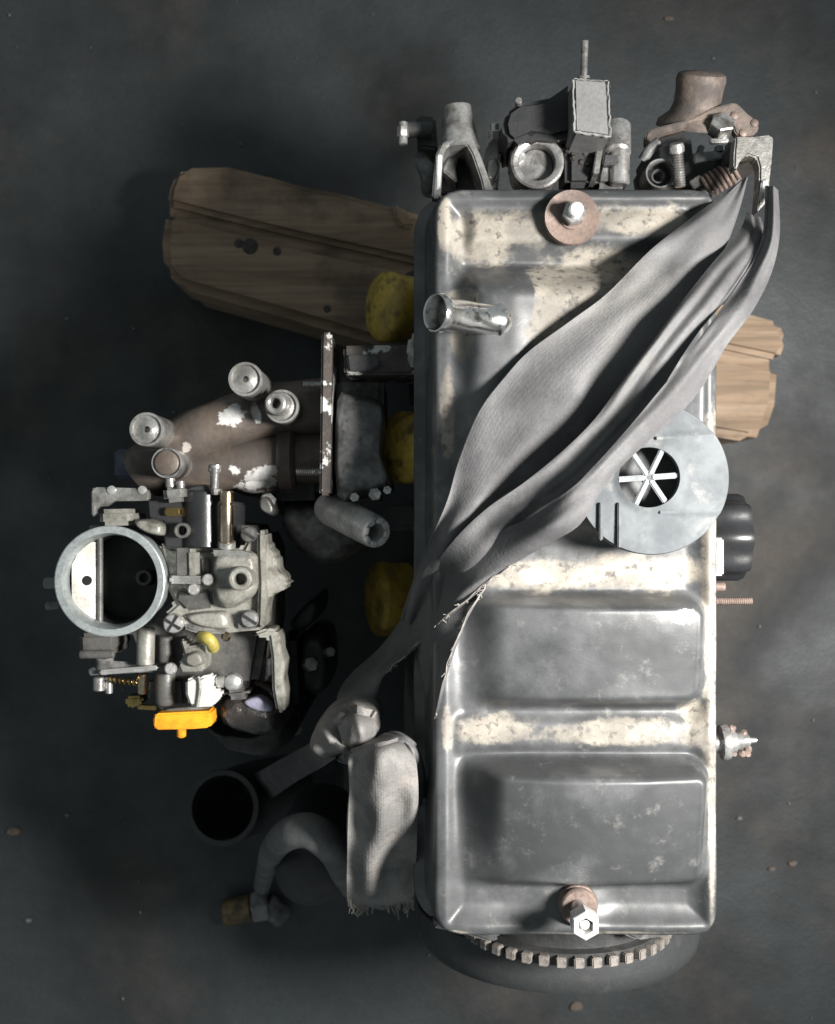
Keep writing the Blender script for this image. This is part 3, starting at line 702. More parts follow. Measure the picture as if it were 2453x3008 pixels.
# top bracket and blocks
g = G(); g.poly([K5(x, y, .378) for x, y in ((322, 320), (322, 172), (345, 156), (640, 164), (652, 196), (650, 232), (440, 236), (425, 262), (352, 268), (350, 320))], .372, .001); part('cable_bracket', g, 'alu')
g = G()
for x in (440, 615): 
    p = K5(x, 172, .378); g.lathe(p, Z, [(.003, 0), (.0028, .001), (.001, .0014)], 10)
part('bracket_rivets', g, 'chrome')
g = G(); g.poly([K5(x, y, .382) for x, y in ((362, 282), (548, 278), (552, 372), (370, 378))], .34, .003); g.pillow([K5(x, y, .385) for x, y in ((560, 345), (640, 338), (725, 372), (720, 430), (640, 420), (570, 380))], .34, .01); part('horn_shoulder', g, 'carb')
g = G(); g.poly([K5(x, y, .384) for x, y in ((722, 150), (850, 138), (858, 235), (735, 248))], .35, .003); part('valve_block', g, 'alu')
g = G(); g.cyl(K5(770, 105, .382), K5(775, 160, .382), .0032); g.cyl(K5(830, 120, .385), K5(832, 165, .385), .0026); part('valve_screws', g, 'steel')
g = G(); g.poly([K5(x, y, .372) for x, y in ((640, 235), (1120, 238), (1135, 250), (1130, 470), (1060, 505), (740, 500), (730, 350), (650, 330))], .325, .004); SOL = part('solenoid_body', g, 'black')
g = G(); g.lathe(K5(960, 500, .366), Y, [(.012, 0), (.0135, .001), (.0135, .037), (.012, .0385)], 32); part('solenoid_can', g, 'bplastic')
g = G(); g.pillow([K5(x, y, .376) for x, y in ((858, 160), (960, 140), (1010, 180), (1000, 240), (870, 240))], .34, .006); part('solenoid_cap', g, 'iron')
g = G(); g.box(K5(790, 296, .374), (.0105, .0055, .008), None, .001); part('brass_terminal', g, 'brass')
g = G(); pa = K5(1090, 470, .382); ax = K5(1092, 178, .384) - pa; L = ax.length; g.lathe(pa, ax, [(.0040, 0), (.0046, .0015), (.0046, L * .73), (.0036, L * .74), (.0036, L * .77), (.0046, L * .78), (.0046, L * .98), (.0036, L)], 24); part('brass_barrel', g, 'gold')
g = G(); g.cyl(K5(1030, 40, .378), K5(1022, 190, .382), .0022); g.cyl(K5(1030, 30, .378), K5(1030, 52, .378), .0036); g.hexa(K5(1035, 200, .382), Y, .0036, .004); part('idle_screw', g, 'steel')
g = G(); pa = K5(1092, 500, .381); g.cyl(pa, K5(1092, 465, .382), .0058); part('barrel_nut', g, 'alu')
g = G(); p = K5(835, 402, .384); g.tube(p - Z * .014, p, K5.m(44, .38), K5.m(27, .38)); part('vent_tube', g, 'carbd')
# float bowl lid
ZL = .372
g = G()
g.poly([K5(x, y, ZL) for x, y in ((700, 470), (800, 500), (960, 505), (1180, 505), (1215, 440), (1265, 395), (1305, 405), (1312, 490), (1370, 545), (1378, 620), (1400, 660), (1440, 682), (1438, 728), (1385, 752), (1330, 760), (1312, 830), (1300, 965), (1180, 975), (1090, 985), (860, 935), (780, 930), (730, 880), (800, 820), (760, 740), (745, 640))], .335, .003)
part('bowl_lid', g, 'carb')
g = G(); g.poly([K5(x, y, .380) for x, y in ((1262, 398), (1306, 408), (1310, 500), (1318, 800), (1300, 962), (1262, 955), (1270, 700), (1262, 520))], .36, .003); part('lid_rim', g, 'carb')
g = G(); g.pillow([K5(x, y, .386) for x, y in ((1010, 540), (1120, 520), (1250, 535), (1262, 640), (1250, 760), (1110, 850), (1030, 820), (1005, 700))], .34, .014, .3, 4); part('float_chamber_boss', g, 'carb')
g = G(); g.poly([K5(x, y, .387) for x, y in ((1000, 512), (1170, 515), (1240, 535), (1235, 560), (1120, 552), (1005, 548))], .37, .002); part('chamber_ledge', g, 'alu')
g = G(); p = K5(1165, 678, .402); g.tube(p - Z * .022, p, K5.m(68, .4), K5.m(34, .4)); part('fuel_nipple', g, 'carb')
g = G(); g.bar(K5(845, 500, .379), K5(845, 655, .379), .008, .006); part('slot_rail', g, 'carbd')
g = G(); g.bar(K5(900, 505, .380), K5(905, 745, .380), .0085, .008, .0025); part('lid_rib', g, 'carb')
g = G(); g.bar(K5(770, 680, .386), K5(960, 682, .386), .0052, .0055, .0015); g.cyl(K5(985, 680, .374), K5(985, 680, .389), .0038); g.cyl(K5(905, 735, .374), K5(905, 735, .386), .0040); part('choke_lever', g, 'alu')
g = G(); g.poly([K5(x, y, .3745) for x, y in ((815, 720), (890, 750), (1000, 730), (1015, 840), (860, 860), (800, 800))], .36, .002); part('lid_pocket', g, 'carbd')
g = G(); g.poly([K5(x, y, .3745) for x, y in ((940, 560), (995, 560), (1000, 640), (945, 650))], .36, .001); part('lid_slot', g, 'carbd')
g = G(); g.pillow([K5(x, y, .379) for x, y in ((860, 880), (1000, 860), (1090, 870), (1100, 960), (960, 955), (870, 920))], .35, .008); part('lid_corner', g, 'carb')
def screw(cx, cy, z, r, m, cross=False, tilt=(0, 0, 1)):
    p = K5(cx, cy, z); rr = K5.m(r, z); g = G()
    g.lathe(p - Z * .006, tilt, [(rr, 0), (rr, .005), (rr * .85, .0064), (rr * .3, .0070)], 24); o = part('screw', g, m)
    g = G(); g.bar(p + V(-rr * .8, rr * .5, .0008), p + V(rr * .8, -rr * .5, .0008), .0018, rr * .25, 0)
    if cross: g.bar(p + V(-rr * .5, -rr * .8, .0006), p + V(rr * .5, rr * .8, .0006), .0018, rr * .25, 0)
    part('screw_slot', g, 'black')
screw(1222, 905, .380, 50, 'steel'); screw(1215, 425, .382, 46, 'carbd'); screw(785, 930, .390, 56, 'chrome', True)
g = G(); g.cyl(K5(785, 930, .37), K5(785, 930, .386), .0058); part('screw_post', g, 'alu')
g = G(); g.poly([K5(x, y, .376) for x, y in ((1145, 880), (1260, 870), (1262, 955), (1150, 958))], .365, .001); part('screw_recess', g, 'iron2')
g = G(); g.poly([K5(x, y, .374) for x, y in ((830, 870), (900, 910), (1100, 960), (1090, 990), (920, 985), (840, 960))], .36, .002); part('lever_foot', g, 'alu')
# arm down the right
g = G(); g.poly([K5(x, y, .368) for x, y in ((1240, 985), (1320, 955), (1375, 965), (1395, 1010), (1400, 1090), (1422, 1150), (1410, 1240), (1425, 1330), (1418, 1440), (1372, 1430), (1350, 1300), (1345, 1120), (1330, 1010), (1260, 1010))], .340, .0025); part('mounting_arm', g, 'carb')
g = G(); g.poly([K5(x, y, .325) for x, y in ((1240, 1120), (1330, 1100), (1335, 1260), (1250, 1270))], .29, .004); part('arm_pad', g, 'iron2')
# lower linkage
g = G(); g.cyl(K5(630, 1165, .365), K5(635, 950, .365), .0060); part('linkage_tube', g, 'carb')
g = G(); g.poly([K5(x, y, .362) for x, y in ((250, 985), (455, 980), (462, 1080), (440, 1125), (255, 1115))], .32, .004); g.cyl(K5(260, 1105, .366), K5(455, 1102, .366), .0028); part('spindle_housing', g, 'carbd')
g = G(); g.cyl(K5(400, 1200, .355), K5(400, 1110, .36), .006); part('spindle', g, 'iron2')
g = G(); g.poly([K5(x, y, .360) for x, y in ((300, 1195), (420, 1140), (700, 1160), (790, 1175), (790, 1215), (640, 1205), (480, 1215), (310, 1225))], .355, .001); part('lever_plate', g, 'iron2')
g = G(); g.bar(K5(370, 1206, .366), K5(705, 1178, .366), .0032, .0036, .0012); part('link_rod', g, 'chrome')
g = G(); g.cyl(K5(775, 1185, .362), K5(775, 1185, .371), .0042); part('link_pin', g, 'steel')
g = G(); g.cyl(K5(370, 1230, .352), K5(370, 1310, .352), .0042); g.cyl(K5(425, 1230, .35), K5(425, 1325, .35), .0026); part('link_nut', g, 'steel')
g = G(); pts = []; pa, pb = K5(430, 1242, .356), K5(585, 1262, .356); u, v, w = basis(pb - pa)
for i in range(70):
    t = i / 69; a = t * 2 * math.pi * 6; pts.append(pa.lerp(pb, t) + (u * math.cos(a) + v * math.sin(a)) * .0019)
g.sweep(pts, .0008, seg=6, sub=1); part('return_spring', g, 'brass')
g = G(); g.cyl(K5(612, 1210, .356), K5(615, 1320, .350), .0035); part('copper_post', g, 'gold')
g = G(); g.poly([K5(x, y, .33) for x, y in ((515, 1345), (610, 1340), (622, 1380), (540, 1415), (515, 1400))], .31, .002); g.bar(K5(590, 1400, .33), K5(700, 1405, .33), .003, .006); part('yellowed_stop', g, 'brass')
g = G(); g.cyl(K5(745, 1000, .355), K5(745, 1180, .352), .0050); g.lathe(K5(745, 1190, .352), -Y, [(.0060, 0), (.0068, .002), (.0068, .022), (.0055, .024), (.004, .0245)], 24); part('dashpot', g, 'carbd')
g = G(); g.poly([K5(x, y, .350) for x, y in ((650, 1240), (850, 1230), (865, 1380), (840, 1420), (690, 1420), (620, 1350))], .27, .004); part('linkage_base', g, 'black')
g = G(); g.poly([K5(x, y, .370) for x, y in ((825, 1020), (850, 1018), (860, 1060), (945, 1050), (970, 1130), (965, 1200), (830, 1205), (815, 1160), (850, 1110))], .345, .002); g.pillow([K5(x, y, .375) for x, y in ((860, 1110), (930, 1090), (960, 1150), (910, 1180), (860, 1160))], .35, .006); part('cam_lever', g, 'carb')
g = G(); g.poly([K5(x, y, .372) for x, y in ((858, 1250), (900, 1232), (930, 1245), (960, 1225), (1010, 1218), (1022, 1250), (1008, 1300), (1058, 1305), (1062, 1350), (1030, 1365), (1020, 1400), (930, 1405), (880, 1395), (858, 1330))], .360, .0016); part('quadrant_plate', g, 'white')
g = G(); g.sweep([K5(935, 1235, .373), K5(940, 1300, .3735), K5(925, 1400, .373)], .0011, seg=8); part('plate_crease', g, 'carb')
g = G(); g.sweep([K5(950, 1005, .372), K5(985, 1015, .376), K5(1010, 1045, .374), K5(1015, 1065, .37)], .0042); part('vacuum_hose', g, 'olive')
g = G(); p = K5(1085, 1005, .372); g.lathe(p - Z * .004, Z, [(.003, 0), (.0034, .002), (.002, .004)], 12); part('copper_rivet', g, 'gold')
g = G(); g.cyl(K5(1035, 1262, .366), K5(1110, 1252, .366), .0040); p = K5(1130, 1258, .366)
g.lathe(p - Z * .0065, Z, [(.002, 0), (.0052, .002), (.0065, .0065), (.0052, .011), (.002, .0128)], 24); part('ball_stud', g, 'chrome')
g = G(); g.poly([K5(x, y, .355) for x, y in ((1060, 1300), (1200, 1285), (1230, 1360), (1080, 1370))], .32, .004); part('link_block', g, 'iron2')
# orange stop cap
g = G(); g.poly([K5(x, y, .362) for x, y in ((675, 1455), (690, 1440), (1000, 1425), (1012, 1500), (990, 1520), (900, 1528), (690, 1532), (672, 1515))], .342, .003); CAPO = part('orange_cap', g, 'orange')
g = G(); g.cyl(K5(835, 1515, .352), K5(835, 1568, .350), .0032); part('orange_nub', g, 'orange')
g = G(); g.pillow([K5(x, y, .352) for x, y in ((740, 1415), (860, 1400), (980, 1405), (970, 1440), (750, 1445))], .33, .005); part('cap_seat', g, 'alu')
g = G(); g.pillow([K5(x, y, .352) for x, y in ((1030, 1400), (1090, 1350), (1220, 1340), (1340, 1400), (1400, 1480), (1380, 1560), (1260, 1575), (1100, 1540), (1035, 1480))], .28, .022, .45, 4, 8, wob=.0022, wsc=160); part('greasy_diaphragm', g, 'grease')
g = G(); g.pillow([K5(x, y, .3545) for x, y in ((1185, 1375), (1270, 1350), (1345, 1405), (1330, 1432), (1240, 1420))], .34, .003); part('diaphragm_cap', g, mat('lilac_plastic', (.33, .32, .42), scale=60, rough=(.35, .5)))
g = G(); g.pillow([K5(x, y, .30) for x, y in ((950, 1540), (1200, 1560), (1420, 1500), (1480, 1560), (1350, 1700), (1050, 1660))], .12, .04, .4, 3, wob=.003, wsc=50); part('lower_casting', g, 'iron')
for (x, y, z, rr) in ((1300, 250, .33, .006), (1545, 1175, .24, .006), (1655, 1105, .24, .004), (1470, 1550, .24, .004)):
    g = G(); p = K5(x, y, z); g.hexa(p - Z * .012, (.3, .2, 1), rr, .012); part('bolt', g, 'steel')
g = G(); g.pillow([K5(x, y, .24) for x, y in ((1440, 930), (1600, 770), (1600, 900), (1500, 980))], .15, .02, .4, 3); g.poly([K5(x, y, .22) for x, y in ((1380, 1000), (1480, 990), (1500, 1480), (1420, 1480))], .12, .008); g.pillow([K5(x, y, .22) for x, y in ((1520, 1000), (1650, 1010), (1660, 1300), (1530, 1320))], .12, .02, .4, 3); part('exhaust_shield', g, 'iron')
for (x0, y0, x1, y1, rr) in ((105, 700, 60, 700, .004), (110, 820, 70, 830, .003)):
    g = G(); g.cyl(K5(x0 + 40, y0, .36), K5(x1, y1, .36), rr); part('choke_rod_end', g, 'iron2')

# ================================================================== PLASTIC LID
ZL2 = .4790
c = K3(1108, 297, ZL2); Rl = K3.m(326, ZL2); hc = K3(1092, 293, ZL2); hr = K3.m(128, ZL2)
LID = thing('plastic_lid', (c.x, c.y, .46), 'round translucent grey plastic lid with six-spoke opening, lying under the strap', 'lid')
g = G(); seg = 120; rings = []
def lid_z(p):
    y = (p.y - c.y) / Rl; band = 1 - sst(.50, .56, abs(y - .06))
    return .0022 * band * sst(-.05, .35, (p.x - c.x) / Rl) - .0010 * ((p - c).length / Rl) ** 2
for k in range(0, 15):
    t = k / 14; ring = []
    for i in range(seg):
        a = 2 * math.pi * i / seg; e = V(math.cos(a), math.sin(a), 0)
        p = (hc + e * hr).lerp(c + e * Rl * .985, t)
        p.z = ZL2 + lid_z(p) + (.0018 * (1 - sst(.0, .14, t)))
        ring.append(p)
    rings.append(ring)
for rr, dz in ((1.0, -.0012), (1.0, -.009), (.985, -.009), (.982, -.0035)):
    rings.append([c + V(math.cos(2 * math.pi * i / seg), math.sin(2 * math.pi * i / seg), 0) * Rl * rr + Z * (dz + lid_z(c + V(math.cos(2 * math.pi * i / seg), math.sin(2 * math.pi * i / seg), 0) * Rl)) for i in range(seg)])
inner = [V(p.x, p.y, p.z - .006) for p in rings[0]]
rings = [inner] + rings + [inner]
g.rings(rings, False, False); link('lid_disc', g, 'lidm', LID)
for k in range(6):
    a = R(4 + 60 * k); e = V(math.cos(a), math.sin(a), 0); g = G()
    g.bar(hc + e * K3.m(10, ZL2) + Z * .0004, hc + e * (hr + .0006) + Z * .0004, .0032, .0030, .0006); link('spoke', g, 'spokem', LID)
g = G(); g.cyl(hc - Z * .003, hc + Z * .0012, .0040); link('hub', g, 'lidm', LID)
for x in (890, 968):
    g = G(); pa, pb = K3(x, 400, ZL2 + .0006), K3(x, 560 if x < 900 else 590, ZL2 + .0006); g.bar(pa, pb, .0022, .0028, .0006); link('rib', g, 'lidm', LID)
for (x0, y0, x1, y1) in ((1125, 127, 1370, 116), (1140, 441, 1392, 430)):
    g = G(); g.bar(K3(x0, y0, ZL2 + .0014), K3(x1, y1, ZL2 + .0010), .0018, .0009, .0003); link('seam', g, 'lidm', LID)
g = G(); 
for k in range(3):
    a = R(30 + 120 * k); e = V(math.cos(a), math.sin(a), 0); g.cyl(c + e * Rl * .5 - Z * .027, c + e * Rl * .5 - Z * .002, .003)
link('support_pegs', g, 'lidm', LID)

# ================================================================== STRAP
ST = thing('webbing_strap', (.05, .03, .455), 'long grey webbing strap slung diagonally over the engine and knotted', 'strap')
def row(*pts): return [D(*p) for p in pts]
A = [row((1538, 378, 0.436), (1546, 372, 0.440), (1555, 368, 0.436)),
     row((1488, 415, 0.450), (1510, 424, 0.456), (1536, 440, 0.448)),
     row((1425, 462, 0.462), (1468, 480, 0.470), (1512, 506, 0.458)),
     row((1350, 522, 0.465), (1420, 536, 0.470), (1480, 566, 0.462)),
     row((1262, 610, 0.471), (1345, 622, 0.475), (1432, 652, 0.468)),
     row((1185, 668, 0.473), (1290, 690, 0.476), (1400, 715, 0.468)),
     row((1100, 730, 0.473), (1220, 762, 0.477), (1350, 800, 0.470)),
     row((1050, 784, 0.473), (1165, 826, 0.476), (1300, 872, 0.470)),
     row((996, 856, 0.471), (1100, 900, 0.475), (1225, 945, 0.469)),
     row((955, 955, 0.468), (1040, 985, 0.471), (1140, 1008, 0.466)),
     row((930, 1040, 0.468), (985, 1060, 0.474), (1060, 1065, 0.468)),
     row((897, 1118, 0.457), (938, 1134, 0.464), (1000, 1130, 0.464)),
     row((862, 1200, 0.430), (895, 1210, 0.436), (940, 1190, 0.450)),
     row((835, 1290, 0.395), (862, 1300, 0.398), (890, 1290, 0.405))]
g = G(); g.ribbon(A, 7, 24, wrinkle=.0024, wf=1.1, seed=1); link('strap_band', g, 'strap', ST, ang=60)
B = [row((1552, 442, .420), (1566, 448, .424), (1582, 452, .420)),
     row((1536, 482, .452), (1563, 490, .458), (1588, 488, .452)),
     row((1478, 550, 0.478), (1517, 550, 0.481), (1556, 548, 0.477)),
     row((1410, 636, 0.492), (1454, 632, 0.495), (1504, 624, 0.491)),
     row((1352, 716, 0.496), (1394, 710, 0.498), (1444, 702, 0.493)),
     row((1292, 796, 0.496), (1334, 796, 0.498), (1384, 796, 0.493)),
     row((1234, 874, 0.495), (1284, 876, 0.497), (1340, 874, 0.492)),
     row((1160, 946, 0.493), (1218, 948, 0.495), (1276, 946, 0.491)),
     row((1086, 1006, 0.488), (1150, 1008, 0.490), (1212, 1008, 0.487)),
     row((1006, 1062, 0.481), (1070, 1068, 0.483), (1140, 1068, 0.482)),
     row((936, 1132, 0.472), (1000, 1142, 0.480), (1066, 1138, 0.480)),
     row((882, 1212, 0.424), (946, 1225, 0.452), (1010, 1216, 0.464)),
     row((850, 1300, 0.380), (895, 1304, 0.444), (966, 1292, 0.464)),
     row((842, 1400, 0.330), (878, 1402, 0.410), (926, 1398, 0.460)),
     row((840, 1490, 0.275), (868, 1491, 0.350), (905, 1484, 0.450)),
     row((842, 1600, 0.200), (856, 1602, 0.260), (876, 1600, 0.370))]
g = G(); g.ribbon(B, 7, 21, wrinkle=.0014, wf=1.6, seed=5); link('strap_band', g, 'strap', ST, ang=60)
Cc = [row((1596, 385, 0.440), (1608, 388, 0.444), (1618, 395, 0.438)),
     row((1588, 498, 0.468), (1604, 500, 0.474), (1621, 490, 0.462)),
     row((1532, 594, 0.484), (1568, 586, 0.487), (1602, 572, 0.478)),
     row((1490, 655, 0.498), (1530, 652, 0.500), (1566, 645, 0.492)),
     row((1446, 714, 0.505), (1482, 716, 0.506), (1514, 714, 0.498)),
     row((1410, 764, 0.508), (1446, 768, 0.509), (1480, 772, 0.501)),
     row((1368, 816, 0.510), (1404, 824, 0.511), (1436, 836, 0.504)),
     row((1304, 892, 0.511), (1330, 902, 0.512), (1352, 914, 0.506)),
     row((1236, 968, 0.510), (1262, 974, 0.511), (1284, 978, 0.504)),
     row((1184, 1018, 0.508), (1220, 1020, 0.509), (1250, 1020, 0.500)),
     row((1092, 1080, 0.492), (1150, 1086, 0.514), (1206, 1090, 0.508)),
     row((1000, 1112, 0.472), (1080, 1126, 0.498), (1142, 1130, 0.497)),
     row((925, 1150, 0.457), (1010, 1180, 0.477), (1066, 1174, 0.482)),
     row((868, 1210, 0.410), (945, 1232, .463), (1004, 1217, 0.474)),
     row((838, 1280, 0.370), (885, 1291, .430), (932, 1278, 0.462)),
     row((790, 1345, 0.345), (830, 1350, 0.382), (866, 1340, 0.418)),
     row((728, 1402, 0.342), (765, 1408, 0.366), (803, 1396, 0.390)),
     row((702, 1445, 0.362), (742, 1450, 0.380), (784, 1442, 0.380)),
     row((700, 1495, 0.372), (735, 1496, 0.390), (768, 1496, 0.380))]
g = G(); g.ribbon(Cc, 7, 21, wrinkle=.0012, wf=1.4, seed=9); link('strap_band', g, 'strap', ST, ang=60)
def edge_thread(rows, i0, i1, side, n, r=.0006):
    pts = cat([rows[i][side] for i in range(i0, i1)], 6); g = G()
    jit = [p + V(random.uniform(-1, 1), random.uniform(-1, 1), random.uniform(-.3, 1)) * .0007 + Z * .0004 for p in pts]
    g.sweep(jit, r, seg=6, sub=2, rf=lambda t: random.uniform(.5, 1.5))
    for k in range(n):
        p = random.choice(pts); d = V(random.uniform(-1, 1), random.uniform(-1, .2), random.uniform(-.2, .6))
        g.sweep([p, p + d * .0014, p + d * .0026 + V(random.uniform(-1, 1), 0, 0) * .0008], .00022, seg=5, sub=2)
    link('frayed_edge', g, 'thread', ST)
edge_thread(Cc, 12, 17, 2, 50, .0004); edge_thread(B, 11, 15, 2, 20, .0004)
# knot
g = G()
g.pillow([D(x, y, .426) for x, y in ((636, 1560), (660, 1514), (690, 1486), (735, 1472), (774, 1480), (790, 1508), (782, 1536), (750, 1556), (712, 1582), (672, 1590))], .37, .030, .55, 6, 14)
for v in g.bm.verts:
    q = V(v.co.x * .55 + v.co.y * .83, 0, 0).x
    k = max(0., min(1., (v.co.z - .385) / .03))
    v.co.z += k * (.0045 * math.sin(q * 420) + .002 * noise.noise(v.co * 70)); v.co.x += k * .0015 * math.sin(v.co.y * 300)
link('knot', g, 'strapo', ST, ang=80)
kr2 = [row((690, 1486, .385), (735, 1468, .395), (782, 1480, .385)),
      row((700, 1506, .424), (738, 1492, .440), (778, 1496, .424)),
      row((712, 1546, .430), (744, 1536, .444), (778, 1526, .428)),
      row((716, 1584, .395), (744, 1580, .402), (778, 1560, .392))]
g = G(); g.ribbon(kr2, 7, 20, th=.004, wrinkle=.0022, wf=1.1, seed=8); link('knot_wrap', g, 'strapo', ST, ang=60)
kr3 = [row((700, 1580, .385), (716, 1560, .392), (736, 1548, .388)),
      row((740, 1590, .402), (752, 1562, .418), (764, 1540, .410)),
      row((790, 1578, .408), (794, 1552, .424), (796, 1528, .412)),
      row((836, 1560, .392), (838, 1538, .404), (836, 1520, .392))]
g = G(); g.ribbon(kr3, 6, 14, wrinkle=.003, wf=1.2, seed=11); link('knot_wrap', g, 'strapo', ST, ang=60)
tl = [row((690, 1520, .400), (684, 1545, .404), (694, 1578, .396)), row((650, 1542, .365), (652, 1566, .370), (662, 1598, .36)),
      row((606, 1566, .285), (612, 1590, .29), (624, 1620, .28)), row((560, 1592, .19), (570, 1614, .20), (588, 1644, .19)), row((520, 1615, .10), (532, 1638, .105), (552, 1668, .10)), row((488, 1640, .05), (500, 1662, .05), (520, 1690, .05))]
g = G(); g.ribbon(tl, 6, 12, wrinkle=.002, wf=1.2, seed=4); link('strap_tail', g, 'strap', ST, ang=60)
lp = [row((748, 1552, 0.412), (785, 1536, 0.417), (826, 1528, 0.412)),
     row((728, 1568, 0.442), (785, 1550, 0.452), (845, 1545, 0.442)),
     row((724, 1592, 0.449), (790, 1582, 0.465), (864, 1580, 0.449)),
     row((726, 1640, 0.442), (795, 1640, 0.457), (870, 1640, 0.442)),
     row((724, 1700, 0.427), (795, 1704, 0.437), (868, 1704, 0.427)),
     row((722, 1770, 0.408), (794, 1772, 0.415), (866, 1772, 0.407)),
     row((721, 1840, 0.387), (792, 1842, 0.392), (862, 1838, 0.384)),
     row((722, 1878, 0.374), (790, 1884, 0.377), (860, 1874, 0.372))]
g = G(); g.ribbon(lp, 7, 24, wrinkle=.0046, wf=1.6, seed=2); link('loose_end', g, 'strapo', ST, ang=60)
lp2 = [row((775, 1538, 0.415), (800, 1524, 0.423), (835, 1522, 0.413)),
     row((810, 1545, 0.438), (845, 1540, 0.440), (868, 1555, 0.430)),
     row((830, 1580, 0.431), (868, 1585, 0.435), (884, 1600, 0.419)),
     row((842, 1650, 0.410), (872, 1650, 0.415), (886, 1655, 0.400)),
     row((846, 1760, 0.350), (862, 1760, 0.356), (876, 1760, 0.348))]
g = G(); g.ribbon(lp2, 6, 12, wrinkle=.0015, wf=1.2, seed=6); link('loose_end', g, 'strap', ST, ang=60)
g = G()
for k in range(90):
    t = random.random(); p = D(722 + 138 * t, 1874 + 8 * math.sin(t * 9), .376)
    if .48 < t < .60: continue
    d = V(random.uniform(-.35, .35), -1, random.uniform(-.5, .1)); L = random.choice((.002, .003, .004, .005, .009)) * random.uniform(.7, 1.3)
    g.sweep([p + Y * .003, p + d * L * .5, p + d * L + V(random.uniform(-1, 1), 0, 0) * .002], .0004, seg=5, sub=3)
for k in range(16):
    a = k / 16; p = D(872 + 6 * math.sin(k), 1655 + 45 * a, .395); g.sweep([p, p + V(.004, 0, .003), p + V(.005, -.004, .001)], .0004, seg=5, sub=3)
o = link('frayed_threads', g, 'thread', ST); o['kind'] = 'stuff'
g = G(); pts = [D(872 + 16 * math.cos(t), 1682 - 26 * math.sin(t), .405 - .002 * t) for t in [x * .5 + .6 for x in range(10)]]
g.sweep(pts, .0016, seg=8, sub=3); link('frayed_curl', g, 'thread', ST)

# ================================================================== TIMBER BEAM
g = G(); ZW = .098
def wpoly(pts, z0, b, sm=0, z=ZW): g.poly([D(x, y, z) for x, y in pts], z0, b, sm)
def lin(x): return 425 + (x - 345) * .265
# upper half, lower half (split along a drying crack) on one common core
up = [(384, 347), (470, 344), (560, 366), (640, 388), (700, 398), (835, 434), (1280, 560), (1480, 622), (1560, 652), (1622, 668), (1638, 706), (1622, 748), (1500, 722), (1280, 668), (860, 545), (760, 522), (640, 496), (500, 462), (346, 424), (352, 388), (364, 360)]
dn = [(344, 431), (500, 470), (640, 505), (750, 529), (860, 553), (1280, 676), (1500, 732), (1622, 757), (1616, 840), (1596, 900), (1562, 918), (1486, 906), (1280, 850), (860, 738), (600, 660), (372, 596), (338, 560), (333, 500)]
wpoly(up, .004, .009); wpoly(dn, .003, .009)
wpoly([(352, 415), (1600, 735), (1600, 780), (352, 450)], .01, .001, 0, .088)
BEAM = link('timber_beam', g, 'wood', None, ang=50)
tag(BEAM, 'rough cracked timber beam lying under the engine, both ends showing', 'timber')
g = G()
for (x, y, rx, ry) in ((497, 506, 10, 11), (520, 512, 17, 16), (576, 522, 9, 8), (680, 642, 8, 9)):
    g.lathe(D(x, y, ZW + .0002) - Z * .002, Z, [(rx * .00044, 0), (rx * .00044, .002), (rx * .0003, .0027), (rx * .0001, .0024)], 14)
link('knots', g, mat('knot_wood', (.035, .026, .02), scale=200), BEAM)
g = G(); g.poly([D(x, y, ZW + .006) for x, y in ((815, 420), (850, 440), (862, 470), (835, 475), (820, 455))], .05, .003); link('splinter', g, 'wood', BEAM)

# ================================================================== HOSES and FITTING on the floor, left of the engine
def hose(name, pts, r, wall, m, lab, taper=None):
    g = G(); P = cat(pts, 8); rs = []; u = None; n = len(P); seg = 32
    def ring(i, rr, sh=0):
        nonlocal u
        t = (P[min(i + 1, n - 1)] - P[max(i - 1, 0)]).normalized()
        if u is None: u = basis(t)[0]
        u = (u - t * u.dot(t)).normalized(); v = t.cross(u)
        return [P[i] + t * sh + (u * math.cos(2 * math.pi * k / seg) + v * math.sin(2 * math.pi * k / seg)) * rr for k in range(seg)]
    for i in range(n - 1, 0, -1): rs.append(ring(i, r))
    rs.append(ring(0, r * 1.02)); rs.append(ring(0, r * 1.0, -.002)); rs.append(ring(0, r - wall, -.002)); 
    for i in range(1, n - 4): rs.append(ring(i, r - wall))
    g.rings(rs); o = link(name, g, m); tag(o, lab, 'hose'); return o
hose('rubber_hose', [K8(300, 815, .150), K8(350, 800, .125), K8(430, 770, .105), K8(560, 730, .085), K8(760, 700, .06), K8(960, 700, .06)], .032, .0045, 'rubber', 'wide black rubber hose with open mouth facing up, below the carburettor')
g = G(); arc = [K8(520, 1260, .02), K8(545, 1160, .16), K8(585, 1050, .29), K8(670, 965, .355), K8(780, 945, .370), K8(880, 1000, .366), K8(945, 1085, .340), K8(985, 1190, .28), K8(1040, 1280, .20), K8(1200, 1340, .15)]
g.sweep(arc, .0108, seg=24, sub=8, rf=lambda t: .75 + .35 * math.sin(t * math.pi) ** 2); o = link('bent_hose', g, 'hoseg'); tag(o, 'bent grey hose arching beside the frayed strap end', 'hose')
g = G(); p = K8(800, 1190, .27); g.lathe(p - Z * .14, Z, [(.034, 0), (.036, .08), (.033, .115), (.024, .132), (.012, .139), (.003, .14)], 36, lobes=3, amp=.04)
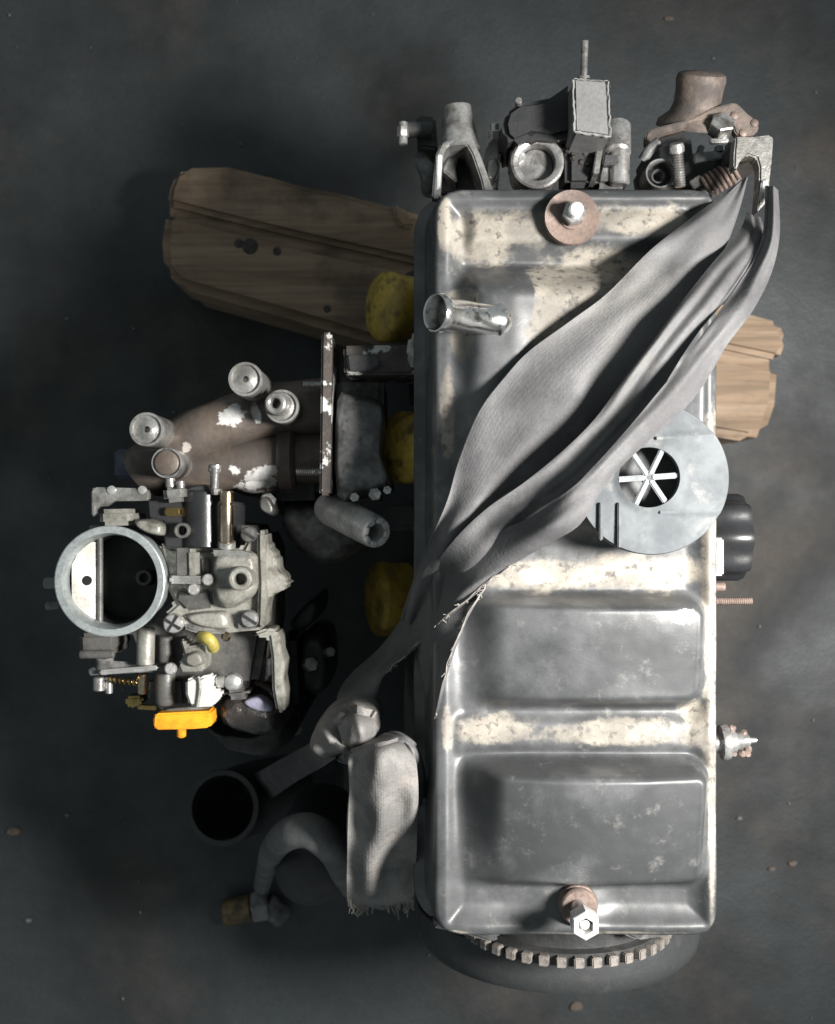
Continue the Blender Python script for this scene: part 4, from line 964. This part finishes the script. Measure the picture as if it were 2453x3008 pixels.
g.bar(p - Z * .09, V(.02, p.y, p.z - .09), .05, .05, .006); link('water_pump', g, 'rubber', ENG)
FIT = thing('pipe_fitting', K8(480, 1390, 0), 'small dirty brass and steel pipe fitting lying on the floor near hoses', 'fitting')
g = G(); g.cyl(K8(300, 1410, .014), K8(470, 1380, .014), .013); link('fitting_body', g, 'oldbrass', FIT)
g = G(); g.hexa(K8(470, 1380, .016), K8(560, 1365, .016) - K8(470, 1380, .016), .016, .016, bore=.007); link('hex_nut', g, 'iron2', FIT)
g = G(); g.cyl(K8(540, 1350, .012), K8(650, 1450, .012), .011); link('elbow', g, 'iron2', FIT)

# ================================================================== CHIPS and GRIT
def chip(cx, cy, r, m, lab):
    p = W(cx, cy, 0); g = G(); n = 7
    pts = [p + V(math.cos(k * 6.283 / n) * r * random.uniform(.7, 1.2), math.sin(k * 6.283 / n) * r * .6 * random.uniform(.5, 1.3), .0018) for k in range(n)]
    g.poly(pts, 0, .0008); o = link('floor_chip', g, m); tag(o, lab, 'chip', 'loose chips on the floor')
chip(1692, 2957, 0.0083, 'chip', 'tan chip lying on the floor below the front pulley')
chip(2172, 2403, 0.0034, 'grit', 'pale pebble on the floor right of the lower dome')
chip(2267, 2552, 0.0045, 'chip', 'rust coloured chip on the floor, right of the lower cover')
chip(2330, 2535, 0.0053, 'chip', 'pinkish chip nearest the right edge of the photograph')
chip(1965, 57, 0.0053, 'chip', 'brown chip on the floor above the rusty cup')
chip(40, 2440, 0.0075, 'chip', 'tan smear of debris at the left edge, low in the photograph')
chip(198, 2395, 0.0030, 'grit', 'small pale stone at lower left of the floor')
chip(85, 2703, 0.0037, 'grit', 'bluish white speck near the lower left corner')
g = G()
for k in range(110):
    x, y = random.uniform(0, 2453), random.uniform(0, 3008); p = W(x, y, .0); r = random.choice((.0004, .0005, .0006, .0008, .0012))
    g.lathe(p, Z, [(r, -.0005), (r * 1.1, r * .3), (r * .5, r * .8)], 6)
o = link('grit', g, 'grit'); o['kind'] = 'stuff'
tag(o, 'fine pale grit scattered over the dark floor', 'grit')
